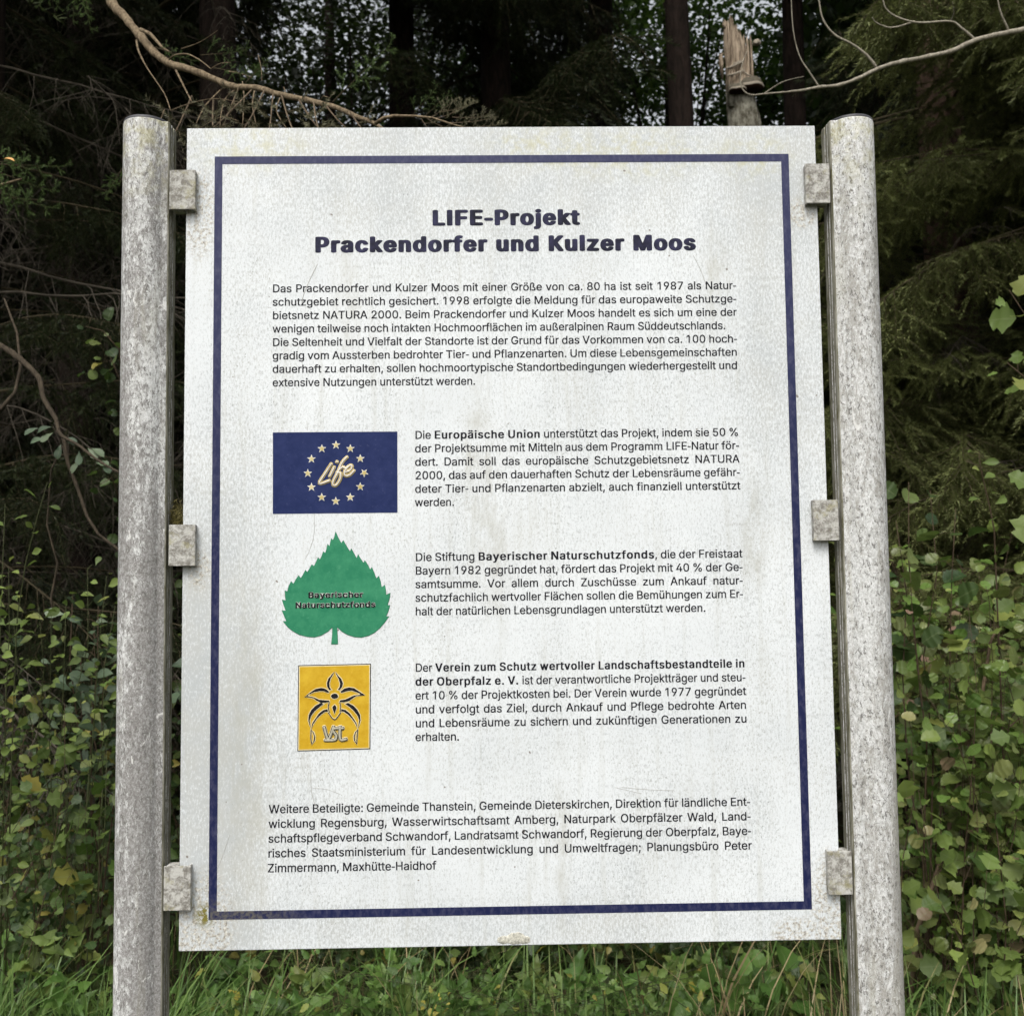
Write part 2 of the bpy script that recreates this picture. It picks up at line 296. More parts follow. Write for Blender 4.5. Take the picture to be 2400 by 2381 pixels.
# ------------------------------------------------------------------ glyph outlines (em = 1000), two characters per number
GL = [
('%', 676, '*I+Z*,+^)o+i)Z+z)K,3)C,L)@,i)@-$)C-A)L-Y)Z-p)o.$*,./*I.3*i./+$.$+9-p+G-Y+P-A+S-$+S,i+P,L+G,3+9+z+$+i*h+^ *I,+*a,0*o,>*x,Q*z,i*z-$*x-<*p-O*a-^*I-c*3-^*#-O)x-<)u-$)u,i)x,Q*#,>*3,0 .!(F-a(J-G(U-3(f-$(|,x)9,u)T,u)n,x*--$*F-4*]-H*m-a*x.!*|.A*x.Z*m.o*].}*F/)*-/,)n/,)T/))9.|(|.n(f.Y(U.A(J .!(t.9(x.H)*.P)>.S)T.S)n.P*(.H*<.:*J.!*N-i*J-Y*<-Q*(-N)n-N)T-P)>-Y)*-i(x )z(P-l.+.J.+*Y(P'),
(',', 188, '(w&4)9)<*!)<)I&4'),
('-', 453, ',5+3,5*V)h*V)h+3'),
('.', 188, ')T(L)C(O)4(Y)*(i)&(z)*)0)4)>)C)H)T)L)g)H)v)>*#)0*&(z*#(i)v(Y)g(O'),
('0', 453, '*~(I*H(Q)x(i)T)3):)g)**L)$+=)*,.):,p)T-H)x-n*H.**~.2+V.*,&-n,J-H,e,p,u,.,z+=,u*L,e)g,K)3,&(i+V(Q *~)&+D)-+b)?+y)],.**,8*],<+=,8+z,.,Q+y,z+b-<+D-N*~-U*Z-N*=-<*%,z)q,Q)g+z)c+=)g*])q***%)]*=)?*Z)-'),
('1', 453, ')A(P)A),,l),,l(P +S.++S(P*o(P*o-I*l-I)K,J)K-4*a.+'),
('2', 453, ')5(P)5)#+)+#+Y+Y+w,++~,@,#,W+},r+t-,+e-=+P-J+9-R*{-U*_-R*F-H*3-:*$-%)x,k)u,N)7,N)<,z)K-C)e-c*)-z*P.-*|.2+K.-+r-{,5-d,M-F,]-#,b,X,_,=,W+~,I+b,4+B+J*N*3)1*3).,j).,j(P'),
('4', 453, '(y)_(y*8+6.++w.+)c*@)c*=-%*=-%)_ +Y(P+Y)o+Y*,+Y+~,;+~,;(P'),
('5', 453, '*x(I*L(N*%([)b(q)H)1)7)R)1)x)p)x)u)b*#)N*4)>*G)1*_))*x)&+9)*+S)5+j)G+z)^,()y,,*<,(*[+z*x+i+3+R+E+7+P*u+T*A+K*++A)v+5)8+<)U.+,R.+,R-M*1-M)|+m)~+m*5+{*L,)*f,/+#,2+F,.+f,$,$+r,=+],P+C,`+%,i*b,l*=,f)k,U)A,;(z+u(`+K(O'),
('7', 453, ')V(P,&-I,&-M)3-M)3.+,l.+,l-J*?(P'),
('8', 453, '*}(I*L(N)~([)Z(r)?)3).)U)))}),*@)6*^)F*w)Z+0)s+?*3+H*3+J)m+Y)R+t)A,:);,a)@-*)O-K)h-g*,-|*R.-*}.2+L.-+r-|,5-g,M-K,^-*,c,a,],:,K+t,1+Y+l+J+l+H,++?,C+0,X*w,h*^,r*@,v)},p)U,_)3,D(r+}([+R(N *})%+A))+])1+s)?,&)P,1)g,5*$,1*?,%*W+q*k+Z*z+?+&*}+**_+&*C*z*-*k)x*W)m*?)i*$)m)g)w)P*+)?*A)1*^)) *}+b+;+d+Q+l+e+y+s,.+|,C,!,]+|,t+t--+f->+R-J+;-R*}-U*c-R*K-J*9->*+--)~,t){,])~,C*+,.*9+y*L+l*d+d'),
('9', 453, '*}.2+N.,+v-x,;-^,T-;,e,n,j,?,f+u,Y+M,B*{+{*B*c(P)x(P+m+7+s+7+_*x+@*e*u*^*I*b*!*q)`+,)H+L)9+s)5,D):,r)J-=)d-_*)-x*P., *}-U*b-R*H-G*4-6*#,|)w,b)s,D)w,%*#+g*4+Q*H+@*b+6*}+2+=+6+V+@+k+P+z+g,(,$,+,B,(,b+z,|+k-6+V-G+=-R'),
(':', 188, ')T(L)C(O)4(Y)*(i)&(z)*)0)4)>)C)H)T)L)g)H)v)>*#)0*&(z*#(i)v(Y)g(O )T+N)C+Q)4+[)*+k)&+|)*,2)4,A)C,K)T,N)g,K)v,A*#,2*&+|*#+k)v+[)g+Q'),
(';', 188, '(w&4)9)<*!)<)I&4 )]+N)K+Q)<+[)2+k)/+|)2,2)<,A)K,K)],N)o,K)~,A*,,2*/+|*,+k)~+[)o+Q'),
('A', 480, '(a(P*d.++S.+-X(P,p(P+_+n+G,X+&-h+4-h*p,W*Y+n)J(P )d*()d*b,V*b,V*('),
('B', 456, ')1(P)1.++0.++a.%,--u,K-_,b-C,o-!,s,Z,p,<,h,#,Y+m,H+^+{+J+{+E,7+@,O+4,f*~,w*f-&*G-+)~-%)Y,u)8,^(x,<(c+m(T+6(P )s).+4).+h)4,.)E,A)_,G*!,D*;,:*R,+*f+r*u+V+!+7+%)s+% )s+]+-+]+H+`+`+h+t+u,&,*,1,@,4,X,.,x+y-6+Z-G+/-M)s-M'),
('D', 503, '*v(P)U(P)U).*r).+O)4+~)F,F)d,`*/,o*a,t+>,o+x,`,M,F,t,#-5+R-G*x-M)R-M)R.+*|.++f.!,E-h,f-P-$-3-:,l-P,--W+>-P*O-:)m-#)H,e)+,C(p+c(X )s.+)s(P)1(P)1.+'),
('E', 419, ')1(P)1.+,X.+,X-M)s-M)s+^,G+^,G+#)s+#)s).,[).,[(P'),
('F', 410, ')1(P)1.+,U.+,U-M)s-M)s+U,>+U,>*x)s*x)s(P'),
('G', 521, '+L(I*h(Q*/(j)^)5):)j)#*M(y+=)#,-):,n)]-F*/-n*f.*+H.2+p./,8.%,Z-s,x-_-6-F-J-)-Z,e-d,A,},A,h,n,H-4+{-I+H-Q*y-K*Q-9*0,y)s,P)c+z)]+=)c*])s*+*1)_*R)A*{)0+L)*+u).,=)<,Z)R,q)q-!*:-(*e-;*b+Z*b+Z+?-h+?-h*c-a*&-L)P-,)&,^(d,*(P'),
('H', 517, ')1(P)1.+)s.+)s+a,m+a,m.+-R.+-R(P,m(P,m+&)s+&)s(P'),
('I', 301, '(p(P(p).)l).)l-M(p-M(p.++L.++L-M*Q-M*Q).+L).+L(P'),
('K', 467, ')^*+)^*s*$+D*H+o*o,<,P.+-I.++%+S+!+S )1(P)1.+)s.+)s,2)r*|)s*[)s(P ,X(P*V+B+!+u-J(P'),
('L', 393, ')1(P)1.+)s.+)s).,M).,M(P'),
('M', 629, ')1(P)1.+*2.++T*U+_*9+k)q+w)I,%)%+s)%+~)H,.)o,:*8,D*U-f.+.g.+.g(P.%(P.%+c.%,+.&,U.(-%.)-R./-R-|,~-l,O-],%-Q+c,:(P+^(P*D+c*9,$*+,M)w,})f-R)m-R)n-))o,X)p,,)p+c)p(P'),
('N', 524, ')1(P)1.+)~.+,;*Q,O*1,i)a-&),,z)+,v)b,t*7,t*^,t.+-X.+-X(P,h(P*e+b*K,/*.,b)b-M)m-O)p,e)r,,)s+c)s(P'),
('O', 534, '+J(I*h(Q*0(j)_)4);)i)$*M(y+=)$,-);,n)_-F*0-n*h.*+J.2,-.*,e-n-6-F-Y,n-p,--w+=-p*M-Y)i-6)4,e(j,-(Q +J)*+v)0,A)A,d)_,}**-2*]-7+=-2+z,},Q,d,y,A-:+v-K+J-Q*z-K*R-:*1,y)s,P)c+z)]+=)c*])s***1)_*R)A*z)0'),
('P', 445, ')1(P)1.++*.++a.$,0-q,R-W,k-7,y,l,~,@,y+p,k+H,R+(,0*j+a*Y+**T)c*T)c+1+(+1+L+5+i+?+~+O,1+f,:,!,<,@,:,],1,w+~-0+i-@+K-J+&-M)s-M)s(P'),
('R', 449, ')1(P)1.+++.++b.%,1-s,S-Z,k-:,z,p,~,D,z+u,k+N,S+/,1*t+a*f++*a)U*a)U+>+)+>+L+A+j+J,!+X,2+l,:,(,=,D,:,a,2,z,!-2+j-A+L-J+(-M)s-M)s(P ,E(P+$+#+o+#-5(P'),
('S', 447, '*{(G*F(L)v(Y)P(p)5)1)!)U(w*!)^*!)d)d)q)M*()<*@)0*]))*{)%+@))+^)1+w)?,-)Q,9)h,>*$,:*;,0*M+|*[+h*h+4*y*R+.)v+C)K+a)8+y)-,9)),X)/-%)@-I)[-f*#-|*N.-*~.2+R.-+|-|,C-f,^-J,o-(,v,_,5,_,*-$+n->+J-N*|-T*]-Q*A-I*+-<)w-+)l,s)i,])m,D)y,2*.,!*C+t*o+e+G+V+x+G,K+-,`*w,p*a,z*E,}*$,x)X,g)5,L(s,&([+U(L'),
('T', 449, '(q-M(q.+-*.+-*-M+@-M+@(P*[(P*[-M'),
('U', 518, '+B(H*f(N*4(`)h(|)J)E)7)r)1*G)1.+)r.+)r*L)v***&)g*:)L*U)9*w)-+B))+j)-,/)9,I)L,^)g,j**,n*L,n.+-R.+-R*G-L)r-:)E,x(|,O(`+{(N'),
('V', 480, '*g(P(a.+)I.+*Z*i*r*!+7(p+*(p+J*#+b*i,p.+-X.++U(P'),
('W', 687, '*5(P(a.+)G.+*=*_*I*+*U)S*`(y*W(y*c)S*n*+*{*_+r.+,a.+-W*_-d*+-p)S-{(y-r(y-})S.,*+.9*_/..+/r.+.@(P-P(P,T,&,C,l,4-e,B-e,3,p+~,&+$(P'),
('Z', 439, '({(P({)!+P,f+r-8,9-f,@-O+]-M*z-M(y-M(y.+,r.+,r-W*C)w)|)F)V(r)O)+*2).*q).,t).,t(P'),
('a', 390, '*:(G)t(K)S(U)9(g)$(~(t)>(o)b(s*#(|*;)/*M)C*[)s*n*L*w+)*~+H+*+P+2+S+>+S+@+P+V+J+i+?+w+/,%*w,-*_,/*E,-*/,%)l+m)Y+Q(z+c).,%)D,>)^,P){,[*=,c*],e+.,`+^,L+r,;,%,#,1+b,5+:,5(P+T(P+T))+O))+;(j*r(Q*X(J *D(~*e)%+!)0+7)?+F)R+O)i+S*#+S*X+B*P+%*J*c*E*I*B)|*9)k*0)]*$)T)r)Q)_)S)L)[)=)h)2)x))'),
('b', 425, '+#(H*a(K*F(T*#(p)l)0)f)0)f(P)*(P)*.+)h.+)h,!)l,!*!,>*E,Y*`,b+#,e+Q,_+y,M,=,0,V+e,f+4,k*W,f){,V)I,>(~+y(a+Q(N *w)#+<)(+V)7+m)M+|)k,)*1,,*W,)*~+|+D+m+b+W+w+<,)*w,.*V,)*;+x*%+c)s+F)j+#)g*W)j*0)s)i*%)K*<)6*V)('),
('c', 396, '*j(H*9(N)k(a)G)!)-)J(y){(s*U(y+2)-+c)G,.)k,L*9,_*j,e+C,^+q,H,8,%,N+T+o+E+b+a+M+w+1,)*j,.*G,)*++v)r+_)b+A)X*{)U*U)X*1)b)k)r)N*+)7*G)(*j)!+2))+N)7+d)N+p)k,O)[,F)C,9)-+r(f+D(O'),
('d', 425, '*^(H*1(N)e(a)D(~),)I(x){(s*W(x+4),+e)D,0)f,M*1,_*_,e+!,b+<,Y+_,>+r,!+w,!+w.+,X.+,X(P+y(P+y)0+s)0+_(p+;(T*~(K *h)#++)(+F)6+[)K+k)i+u*0+x*W+u+#+l+F+[+c+F+x+,,)*h,.*F,)*++w)r+b)b+D)X*~)U*W)X*1)c)k)r)M*+)7*F)('),
('e', 404, '*o(H*;(N)k(a)G)!)-)J(y)z(s*U(x+1),+b)F,-)i,K*7,_*h,e++,c+I,Z+f,M,!,9,9+{,I+Y,T+1,W*],W*C)@*C)@*x,6*x+v*e+s+,+j+L+Z+f+F+z+,,**h,.*G,**,+y)s+f)c+M)X+0)U*n)U*L)Y*$)d)`)v)E*1)2*M)&*o)!+=)*+])>+r)_,Q)P,E)4,3(x+w(d+Z(T+8(K'),
('f', 254, '+!,`+!,+(V,+(V,` )F(P)F-9)I-V)U-p)g.&)}.5*;.=*U.@*y.=+2.7*~-^*r-b*^-d*E-`*4-U*+-D*(-,*((P'),
('g', 425, '*j%p*B%s)|%{)_&,)G&=)5&P)(&g)Z(&)p&j*4&S*L&L*j&J+8&O+Y&a+j&r+t(.+w(J+w)9+r)9+_(z+;(a*~(X*^(U*2(Z)g(l)E)*),)O(x)~(s*Y(x+5),+e)E,0)f,M*2,_*_,e+!,c+<,Y+`,>+t,!+y,!+y,`,X,`,X(G,S&v,B&Q,(&6+c&!+:%t *h)0+,)4+G)@+])T+l)o+u*4+x*[+u+%+l+G+]+c+G+x+,,)*h,.*F,)*++x)r+b)c+E)X+#)U*[)X*5)c)q)r)U*+)A*F)4'),
('h', 410, ')h*~)h(P)*(P)*.+)h.+)h+_)[+_)r,0*2,N*U,`*~,e+G,a+g,U,$,A,9,$,E+],I+/,I(P+h(P+h+*+b+R+P+p+5,&*m,-*R,**;+}*&+o)t+Z)k+@'),
('i', 167, ')*(P)*,`)h,`)h(P )I-D)8-G)+-P(}-^(z-m(}-})+..)8.7)I.:)Y.7)h..)q-})t-m)q-^)h-P)Y-G'),
('j', 167, ')*,`)h,`)h(2)e&m)[&Q)K&:)6&*(v%|(T%x(F%x(F&T(R&T(j&X(y&d)&&v)*(3 )H-D)8-G)*-P(}-^(z-m(}-})*..)8.7)H.:)Y.7)h..)q-})t-m)q-^)h-P)Y-G'),
('k', 381, ')d*!)d*o)o*o+[,`,L,`*R*b*K*b )*(P)*.+)h.+)h(P +f(P*.*T*Y+#,X(P'),
('l', 189, '*$(N)Z(S)?(e)/)#)*)I)*.+)h.+)h)X)i)B)n)3)x)+*,))*:)**D)+*O(S*<(O'),
('m', 610, ')*(P)*,`)f,`)f+g)b+g)l,&)z,>*1,O*F,]*^,e*v,g+@,a+_,M+u,/,$+g+x+g,%,$,5,;,I,M,b,[,|,d->,g-^,d-{,X.8,F.K,,.W+h.[+>.[(P-z(P-z+=-t+a-c+y-H,*-,,.,p,,,Z,#,J+s,=+b,6+M,3+6,3(P+Q(P+Q+C+L+`+<+w+#,**b,.*L,,*8,#*%+s)t+a)k+I)h+-)h(P'),
('n', 410, ')h*~)h(P)*(P)*,`)f,`)f+_)[+_)r,0*2,N*U,`*~,e+G,a+g,U,$,A,9,$,E+],I+/,I(P+h(P+h+*+b+R+P+p+5,&*m,-*R,**;+}*&+o)t+Z)k+@'),
('o', 416, '*j(H*9(N)k(a)G)!)-)J(y){(s*U(y+2)-+c)G,.)k,L*9,_*j,e+?,_+k,L,1,.,K+c,]+2,b*U,]){,K)J,1)!+k(a+?(N *j)!+1)(+M)7+d)N+s)k+|*1,!*U+|*{+s+A+d+_+M+v+1,)*j,.*G,)*++v)r+_)b+A)X*{)U*U)X*1)b)k)r)N*+)7*G)('),
('p', 425, ')*%x)*,`)f,`)f,!)l,!*!,>*E,Y*`,b+#,e+Q,_+y,M,=,0,V+e,f+4,k*W,f){,V)I,>(~+y(a+Q(N+#(H*a(K*G(T*#(p)l)0)h)0)h%x *w)#+<)(+V)7+m)M+|)k,)*1,,*W,)*~+|+D+m+b+W+w+<,)*w,.*V,)*;+x*%+c)s+F)j+#)g*W)j*0)s)i*%)K*<)6*V)('),
('r', 259, ')*(P)*,`)f,`)f,$)i,$)x,?*2,S*O,a*p,f+#,e+2,e+2,%+$,(*j,**P,&*9+{*%+m)t+[)k+E)h+,)h(P'),
('s', 365, '*P(H*+(K)f(S)I(c)3(w(~)4(u)S)S)a)_)D)r)1*0)%*O(~*t)&+3)3+E)F+K)]+H)o+=)~+,*-*o*5*/*D)^*T)=*k)*+,)#+Q)(+q)6,0)L,F)i,V*/,b*U,e*z,b+=,X+V,J+k,7+z+|,(+b+K+T+A+j+2+|*v,,*U,1*6,-)y+})h+k)c+T)f+A)r+2**+&*F*z+#*l+R*]+r*E,)*(,/)a,*)@+x)#+b(i+C(V*z(K'),
('t', 228, '*g,`*g,+(V,+(V,` )6-a)t-a)t)W)v)A)~)2*0)**D)&*S)(*e)+*p(R*Z(M*B(L)s(R)Q(f)=)))6)R'),
('u', 410, '*P(K*,(O)i([)N(p):)0).)T)**$)*,`)h,`)h**)m)_*!)@*>)-*c)&*})*+8)3+K)B+Z)V+e)p+h*3+h,`,I,`,I(P+j(P+j)Q+s)Q+^)#+@(b*y(P'),
('v', 390, '*=(P(b,`)I,`*?*5*U)L*i(f*R(f*f)L*{*5+q,`,W,`*}(P'),
('w', 567, '*#(P(h,`)L,`){*q*4*!*I(z*?(z*T)}*i*q+;,`+|,`,N*q,c)~,w(z,l(z-%)}-;*q-j,`.O,`-6(P,T(P,!*F+q*|+c+W+T,6+c,6+T+W+F*|+7*F*b(P'),
('x', 379, '(f(P*E*u*E*E(n,`)Y,`*-+r*M+<*j*i*I*i*e+<+(+r+Y,`,D,`*l*C*l*q,J(P+_(P+%)J*c)~*G*P*h*P*L)~*.)J)P(P'),
('y', 390, ')#%|)2&U)<&T)^&R)l&W)x&b*&&r*1(,*=(O(b,`)I,`*?*5*U)L*i(f*R(f*e)L*{*5+q,`,W,`*g&r*K&@*9&/*$&!)k%x)P%v)6%x'),
('z', 381, '({(P({)!+=,#+=,&)$,&)$,`,1,`,1,/)t)1)t)-,7)-,7(P'),
('ß', 442, ')p,N)p(P)1(P)1,N)5,~)B-H)X-g)u-|*:.-*`.2+#..+C.$+a-p+x-X,+-9,0,n,),C+u,%+d+k+]+O+`+?+i+0,+*r,N*V,l*2,u)w,x)Y,t):,g({,R(f,8(V+s(L+L(I*j(Q*>(e*U)?*t)/+-))+H)&+i)*,$)5,5)F,:)^,7)q,.*$+l*A+G*]+**~*}+6*z+O*{+c+$+r+6,-+G,E+O,i+I--+9-C*}-P*`-T*>-N*&-<)u,z'),
('ä', 390, '*:(G)t(K)S(U)9(g)$(~(t)>(o)b(s*#(|*;)/*M)C*[)s*n*L*w+)*~+H+*+P+2+S+>+S+@+P+V+J+i+?+w+/,%*w,-*_,/*E,-*/,%)l+m)Y+Q(z+c).,%)D,>)^,P){,[*=,c*],e+.,`+^,L+r,;,%,#,1+b,5+:,5(P+T(P+T))+O))+;(j*r(Q*X(J *D(~*e)%+!)0+7)?+F)R+O)i+S*#+S*X+B*P+%*J*c*E*I*B)|*9)k*0)]*$)T)r)Q)_)S)L)[)=)h)2)x)) +D-D+5-G+(-P*{-^*x-m*{-}+(..+5.6+D.9+T.6+b..+k-}+m-m+k-^+b-P+T-G )k-D)[-G)N-P)E-^)B-m)E-})N..)[.6)k.9){.6*,..*5-}*8-m*5-^*,-P){-G'),
('ö', 416, '*j(H*9(N)k(a)G)!)-)J(y){(s*U(y+2)-+c)G,.)k,L*9,_*j,e+?,_+k,L,1,.,K+c,]+2,b*U,]){,K)J,1)!+k(a+?(N *j)!+1)(+M)7+d)N+s)k+|*1,!*U+|*{+s+A+d+_+M+v+1,)*j,.*G,)*++v)r+_)b+A)X*{)U*U)X*1)b)k)r)N*+)7*G)( +V-D+G-G+:-P+1-^+.-m+1-}+:..+G.6+V.9+g.6+t..+}-},#-m+}-^+t-P+g-G )~-D)n-G)a-P)W-^)T-m)W-})a..)n.6)~.9*1.6*>..*G-}*J-m*G-^*>-P*1-G'),
('ü', 410, '*P(K*,(O)i([)N(p):)0).)T)**$)*,`)h,`)h**)m)_*!)@*>)-*c)&*})*+8)3+K)B+Z)V+e)p+h*3+h,`,I,`,I(P+j(P+j)Q+s)Q+^)#+@(b*y(P +T-D+D-G+7-P+.-^++-m+.-}+7..+D.6+T.9+d.6+q..+z-}+}-m+z-^+q-P+d-G ){-D)l-G)^-P)U-^)R-m)U-})^..)l.6){.9*/.6*<..*D-}*G-m*D-^*<-P*/-G'),
(' ', 187, '')]
_B = "!#$%&()*+,-./0123456789:;<=>?@ABCDEFGHIJKLMNOPQRSTUVWXYZ[]^_`abcdefghijklmnopqrstuvwxyz{|}~"
GLY = {}
for ch, adv, data in GL:
    sp = []
    for s_ in data.split():
        n_ = [_B.index(s_[i])*len(_B)+_B.index(s_[i+1])-500 for i in range(0, len(s_), 2)]
        sp.append([(n_[i]/1000, n_[i+1]/1000) for i in range(0, len(n_), 2)])
    GLY[ch] = (adv/1000, sp)
GLY['l'] = (.167, [[(.053, 0), (.053, .52), (.114, .52), (.114, 0)]])
GLY['I'] = (.185, [[(.058, 0), (.058, .509), (.125, .509), (.125, 0)]])
GLY['-'] = (.235, [[(.030, .165), (.030, .222), (.205, .222), (.205, .165)]])
def embolden(poly, d):
    """move an outline outwards (holes inwards); outer contours run clockwise"""
    P = []
    for p in poly:
        if not P or (abs(P[-1][0]-p[0])+abs(P[-1][1]-p[1])) > 1e-4: P.append(p)
    if len(P) > 2 and abs(P[0][0]-P[-1][0])+abs(P[0][1]-P[-1][1]) < 1e-4: P.pop()
    n = len(P); out = []
    for i in range(n):
        a, b, c = P[i-1], P[i], P[(i+1) % n]
        e1 = (b[0]-a[0], b[1]-a[1]); e2 = (c[0]-b[0], c[1]-b[1])
        l1 = math.hypot(*e1) or 1; l2 = math.hypot(*e2) or 1
        n1 = (-e1[1]/l1, e1[0]/l1); n2 = (-e2[1]/l2, e2[0]/l2)
        k = 1+n1[0]*n2[0]+n1[1]*n2[1]; k = max(k, .45)
        out.append((b[0]+(n1[0]+n2[0])*d/k, b[1]+(n1[1]+n2[1])*d/k))
    return out
def flat_mesh(name, polys, y0, depth=.0003):
    """closed outlines (with holes) in the x-z plane of the board, given a hair of thickness"""
    cu = bpy.data.curves.new(name, 'CURVE'); cu.dimensions = '2D'; cu.fill_mode = 'BOTH'; cu.extrude = depth/2
    for p in polys:
        s = cu.splines.new('POLY'); s.points.add(len(p)-1); s.use_cyclic_u = True
        for q, (x, z) in zip(s.points, p): q.co = (x, z, 0, 1)
    o = bpy.data.objects.new(name, cu); COL.objects.link(o)
    dg = bpy.context.evaluated_depsgraph_get(); me = bpy.data.meshes.new_from_object(o.evaluated_get(dg))
    bpy.data.objects.remove(o); bpy.data.curves.remove(cu)
    me.name = name; me.transform(Matrix(((1, 0, 0, 0), (0, 0, -1, y0), (0, 1, 0, 0), (0, 0, 0, 1)))); me.update()
    return me
def _area(q): return sum(q[i-1][0]*q[i][1]-q[i][0]*q[i-1][1] for i in range(len(q)))
def _inside(p, q):
    c = False
    for i in range(len(q)):
        (x1, y1), (x2, y2) = q[i-1], q[i]
        if (y1 > p[1]) != (y2 > p[1]) and p[0] < (x2-x1)*(p[1]-y1)/(y2-y1)+x1: c = not c
    return c
def stack_mesh(name, layers, y0, step=.00005):
    """several fills joined into one mesh, each a hair in front of the last, so that strokes that cross never share a plane"""
    bm = bmesh.new()
    for k, P in enumerate(layers):
        if not P: continue
        me = flat_mesh(name, P, y0-step*k); bm.from_mesh(me); bpy.data.meshes.remove(me)
    me = bpy.data.meshes.new(name); bm.to_mesh(me); bm.free(); return me
Z0 = 1.0                                    # height of the panel's lower edge
board = empty('information_board', (0, 0, 0), 'weathered white information board with navy border and German text between two round posts', 'information board')
def bpart(name, me, mat, parent=board, label=None):
    o = link(name, me, parent, mat); o.location = (0, 0, Z0) if parent is board else (0, 0, 0)
    if label: o['label'] = label
    return o
def bmb(mb, name, mat, bevel=0, smooth=False):
    me = bpy.data.meshes.new(name); me.from_pydata([tuple(v) for v in mb.v], [], mb.f); me.update()
    if bevel:
        bm = bmesh.new(); bm.from_mesh(me); bmesh.ops.bevel(bm, geom=bm.edges[:], offset=bevel, segments=2, affect='EDGES'); bm.to_mesh(me); bm.free()
    me.polygons.foreach_set('use_smooth', [smooth]*len(me.polygons))
    return me
M_panel = mat_panel(); M_border = mat_border()
m = MB(); m.box(-.5, .5, 0, .004, 0, 1.2688); bpart('panel', bmb(m, 'panel', None, .0008), M_panel)
bl = dict(l=-.4557, r=.4563, t=1.2224, b=.0455); bw = .0122
bpart('border_line', flat_mesh('border_line', [[(bl['l'], bl['b']), (bl['l'], bl['t']), (bl['r'], bl['t']), (bl['r'], bl['b'])], [(bl['l']+bw, bl['b']+bw), (bl['r']-bw, bl['b']+bw), (bl['r']-bw, bl['t']-bw), (bl['l']+bw, bl['t']-bw)]], -.0003), M_border)
M_text = mat_print('dark_text_print', (.006, .006, .010), (.014, .014, .020))
M_title = mat_print('mottled_navy_title_print', (.008, .009, .018), (.034, .033, .080))
LINES = [
('LIFE-Projekt', -0.1133, 0.1178, 1.1088, 't'),
('Prackendorfer und Kulzer Moos', -0.298, 0.3017, 1.0666, 't'),
('Das Prackendorfer und Kulzer Moos mit einer Größe von ca. 80 ha ist seit 1987 als Natur-', -0.3635, 0.3658, 1.0035, 'r'),
('schutzgebiet rechtlich gesichert. 1998 erfolgte die Meldung für das europaweite Schutzge-', -0.3634, 0.3655, 0.9821, 'r'),
('bietsnetz NATURA 2000. Beim Prackendorfer und Kulzer Moos handelt es sich um eine der', -0.3633, 0.3653, 0.9607, 'r'),
('wenigen teilweise noch intakten Hochmoorflächen im außeralpinen Raum Süddeutschlands.', -0.3632, 0.3472, 0.9394, 'r'),
('Die Seltenheit und Vielfalt der Standorte ist der Grund für das Vorkommen von ca. 100 hoch-', -0.3631, 0.3648, 0.9181, 'r'),
('gradig vom Aussterben bedrohter Tier- und Pflanzenarten. Um diese Lebensgemeinschaften', -0.3631, 0.3645, 0.8969, 'r'),
('dauerhaft zu erhalten, sollen hochmoortypische Standortbedingungen wiederhergestellt und', -0.363, 0.3643, 0.8757, 'r'),
('extensive Nutzungen unterstützt werden.', -0.3629, -0.0479, 0.8544, 'r'),
('Die *Europäische Union* unterstützt das Projekt, indem sie 50 %', -0.1416, 0.3633, 0.77, 'r'),
('der Projektsumme mit Mitteln aus dem Programm LIFE-Natur för-', -0.1417, 0.3634, 0.749, 'r'),
('dert. Damit soll das europäische Schutzgebietsnetz NATURA', -0.1418, 0.3635, 0.7279, 'r'),
('2000, das auf den dauerhaften Schutz der Lebensräume gefähr-', -0.1419, 0.3636, 0.7069, 'r'),
('deter Tier- und Pflanzenarten abzielt, auch finanziell unterstützt', -0.142, 0.3637, 0.6859, 'r'),
('werden.', -0.1422, -0.0825, 0.665, 'r'),
('Die Stiftung *Bayerischer Naturschutzfonds*, die der Freistaat', -0.142, 0.364, 0.5802, 'r'),
('Bayern 1982 gegründet hat, fördert das Projekt mit 40 % der Ge-', -0.1422, 0.3638, 0.5593, 'r'),
('samtsumme. Vor allem durch Zuschüsse zum Ankauf natur-', -0.1423, 0.3635, 0.5385, 'r'),
('schutzfachlich wertvoller Flächen sollen die Bemühungen zum Er-', -0.1424, 0.3633, 0.5177, 'r'),
('halt der natürlichen Lebensgrundlagen unterstützt werden.', -0.1425, 0.3046, 0.4969, 'r'),
('Der *Verein zum Schutz wertvoller Landschaftsbestandteile in*', -0.143, 0.3634, 0.4109, 'r'),
('*der Oberpfalz e. V.* ist der verantwortliche Projektträger und steu-', -0.1431, 0.3636, 0.3898, 'r'),
('ert 10 % der Projektkosten bei. Der Verein wurde 1977 gegründet', -0.1432, 0.3638, 0.3687, 'r'),
('und verfolgt das Ziel, durch Ankauf und Pflege bedrohte Arten', -0.1433, 0.3639, 0.3477, 'r'),
('und Lebensräume zu sichern und zukünftigen Generationen zu', -0.1434, 0.3641, 0.3268, 'r'),
('erhalten.', -0.1435, -0.0777, 0.3061, 'r'),
('Weitere Beteiligte: Gemeinde Thanstein, Gemeinde Dieterskirchen, Direktion für ländliche Ent-', -0.3657, 0.3655, 0.2014, 'r'),
('wicklung Regensburg, Wasserwirtschaftsamt Amberg, Naturpark Oberpfälzer Wald, Land-', -0.3661, 0.3657, 0.1796, 'r'),
('schaftspflegeverband Schwandorf, Landratsamt Schwandorf, Regierung der Oberpfalz, Baye-', -0.3664, 0.3659, 0.1578, 'r'),
('risches Staatsministerium für Landesentwicklung und Umweltfragen; Planungsbüro Peter', -0.3668, 0.3661, 0.136, 'r'),
('Zimmermann, Maxhütte-Haidhof', -0.3672, -0.1144, 0.114, 'r')]
CAP = .505                                   # cap height of the outlines
from mathutils.geometry import delaunay_2d_cdt
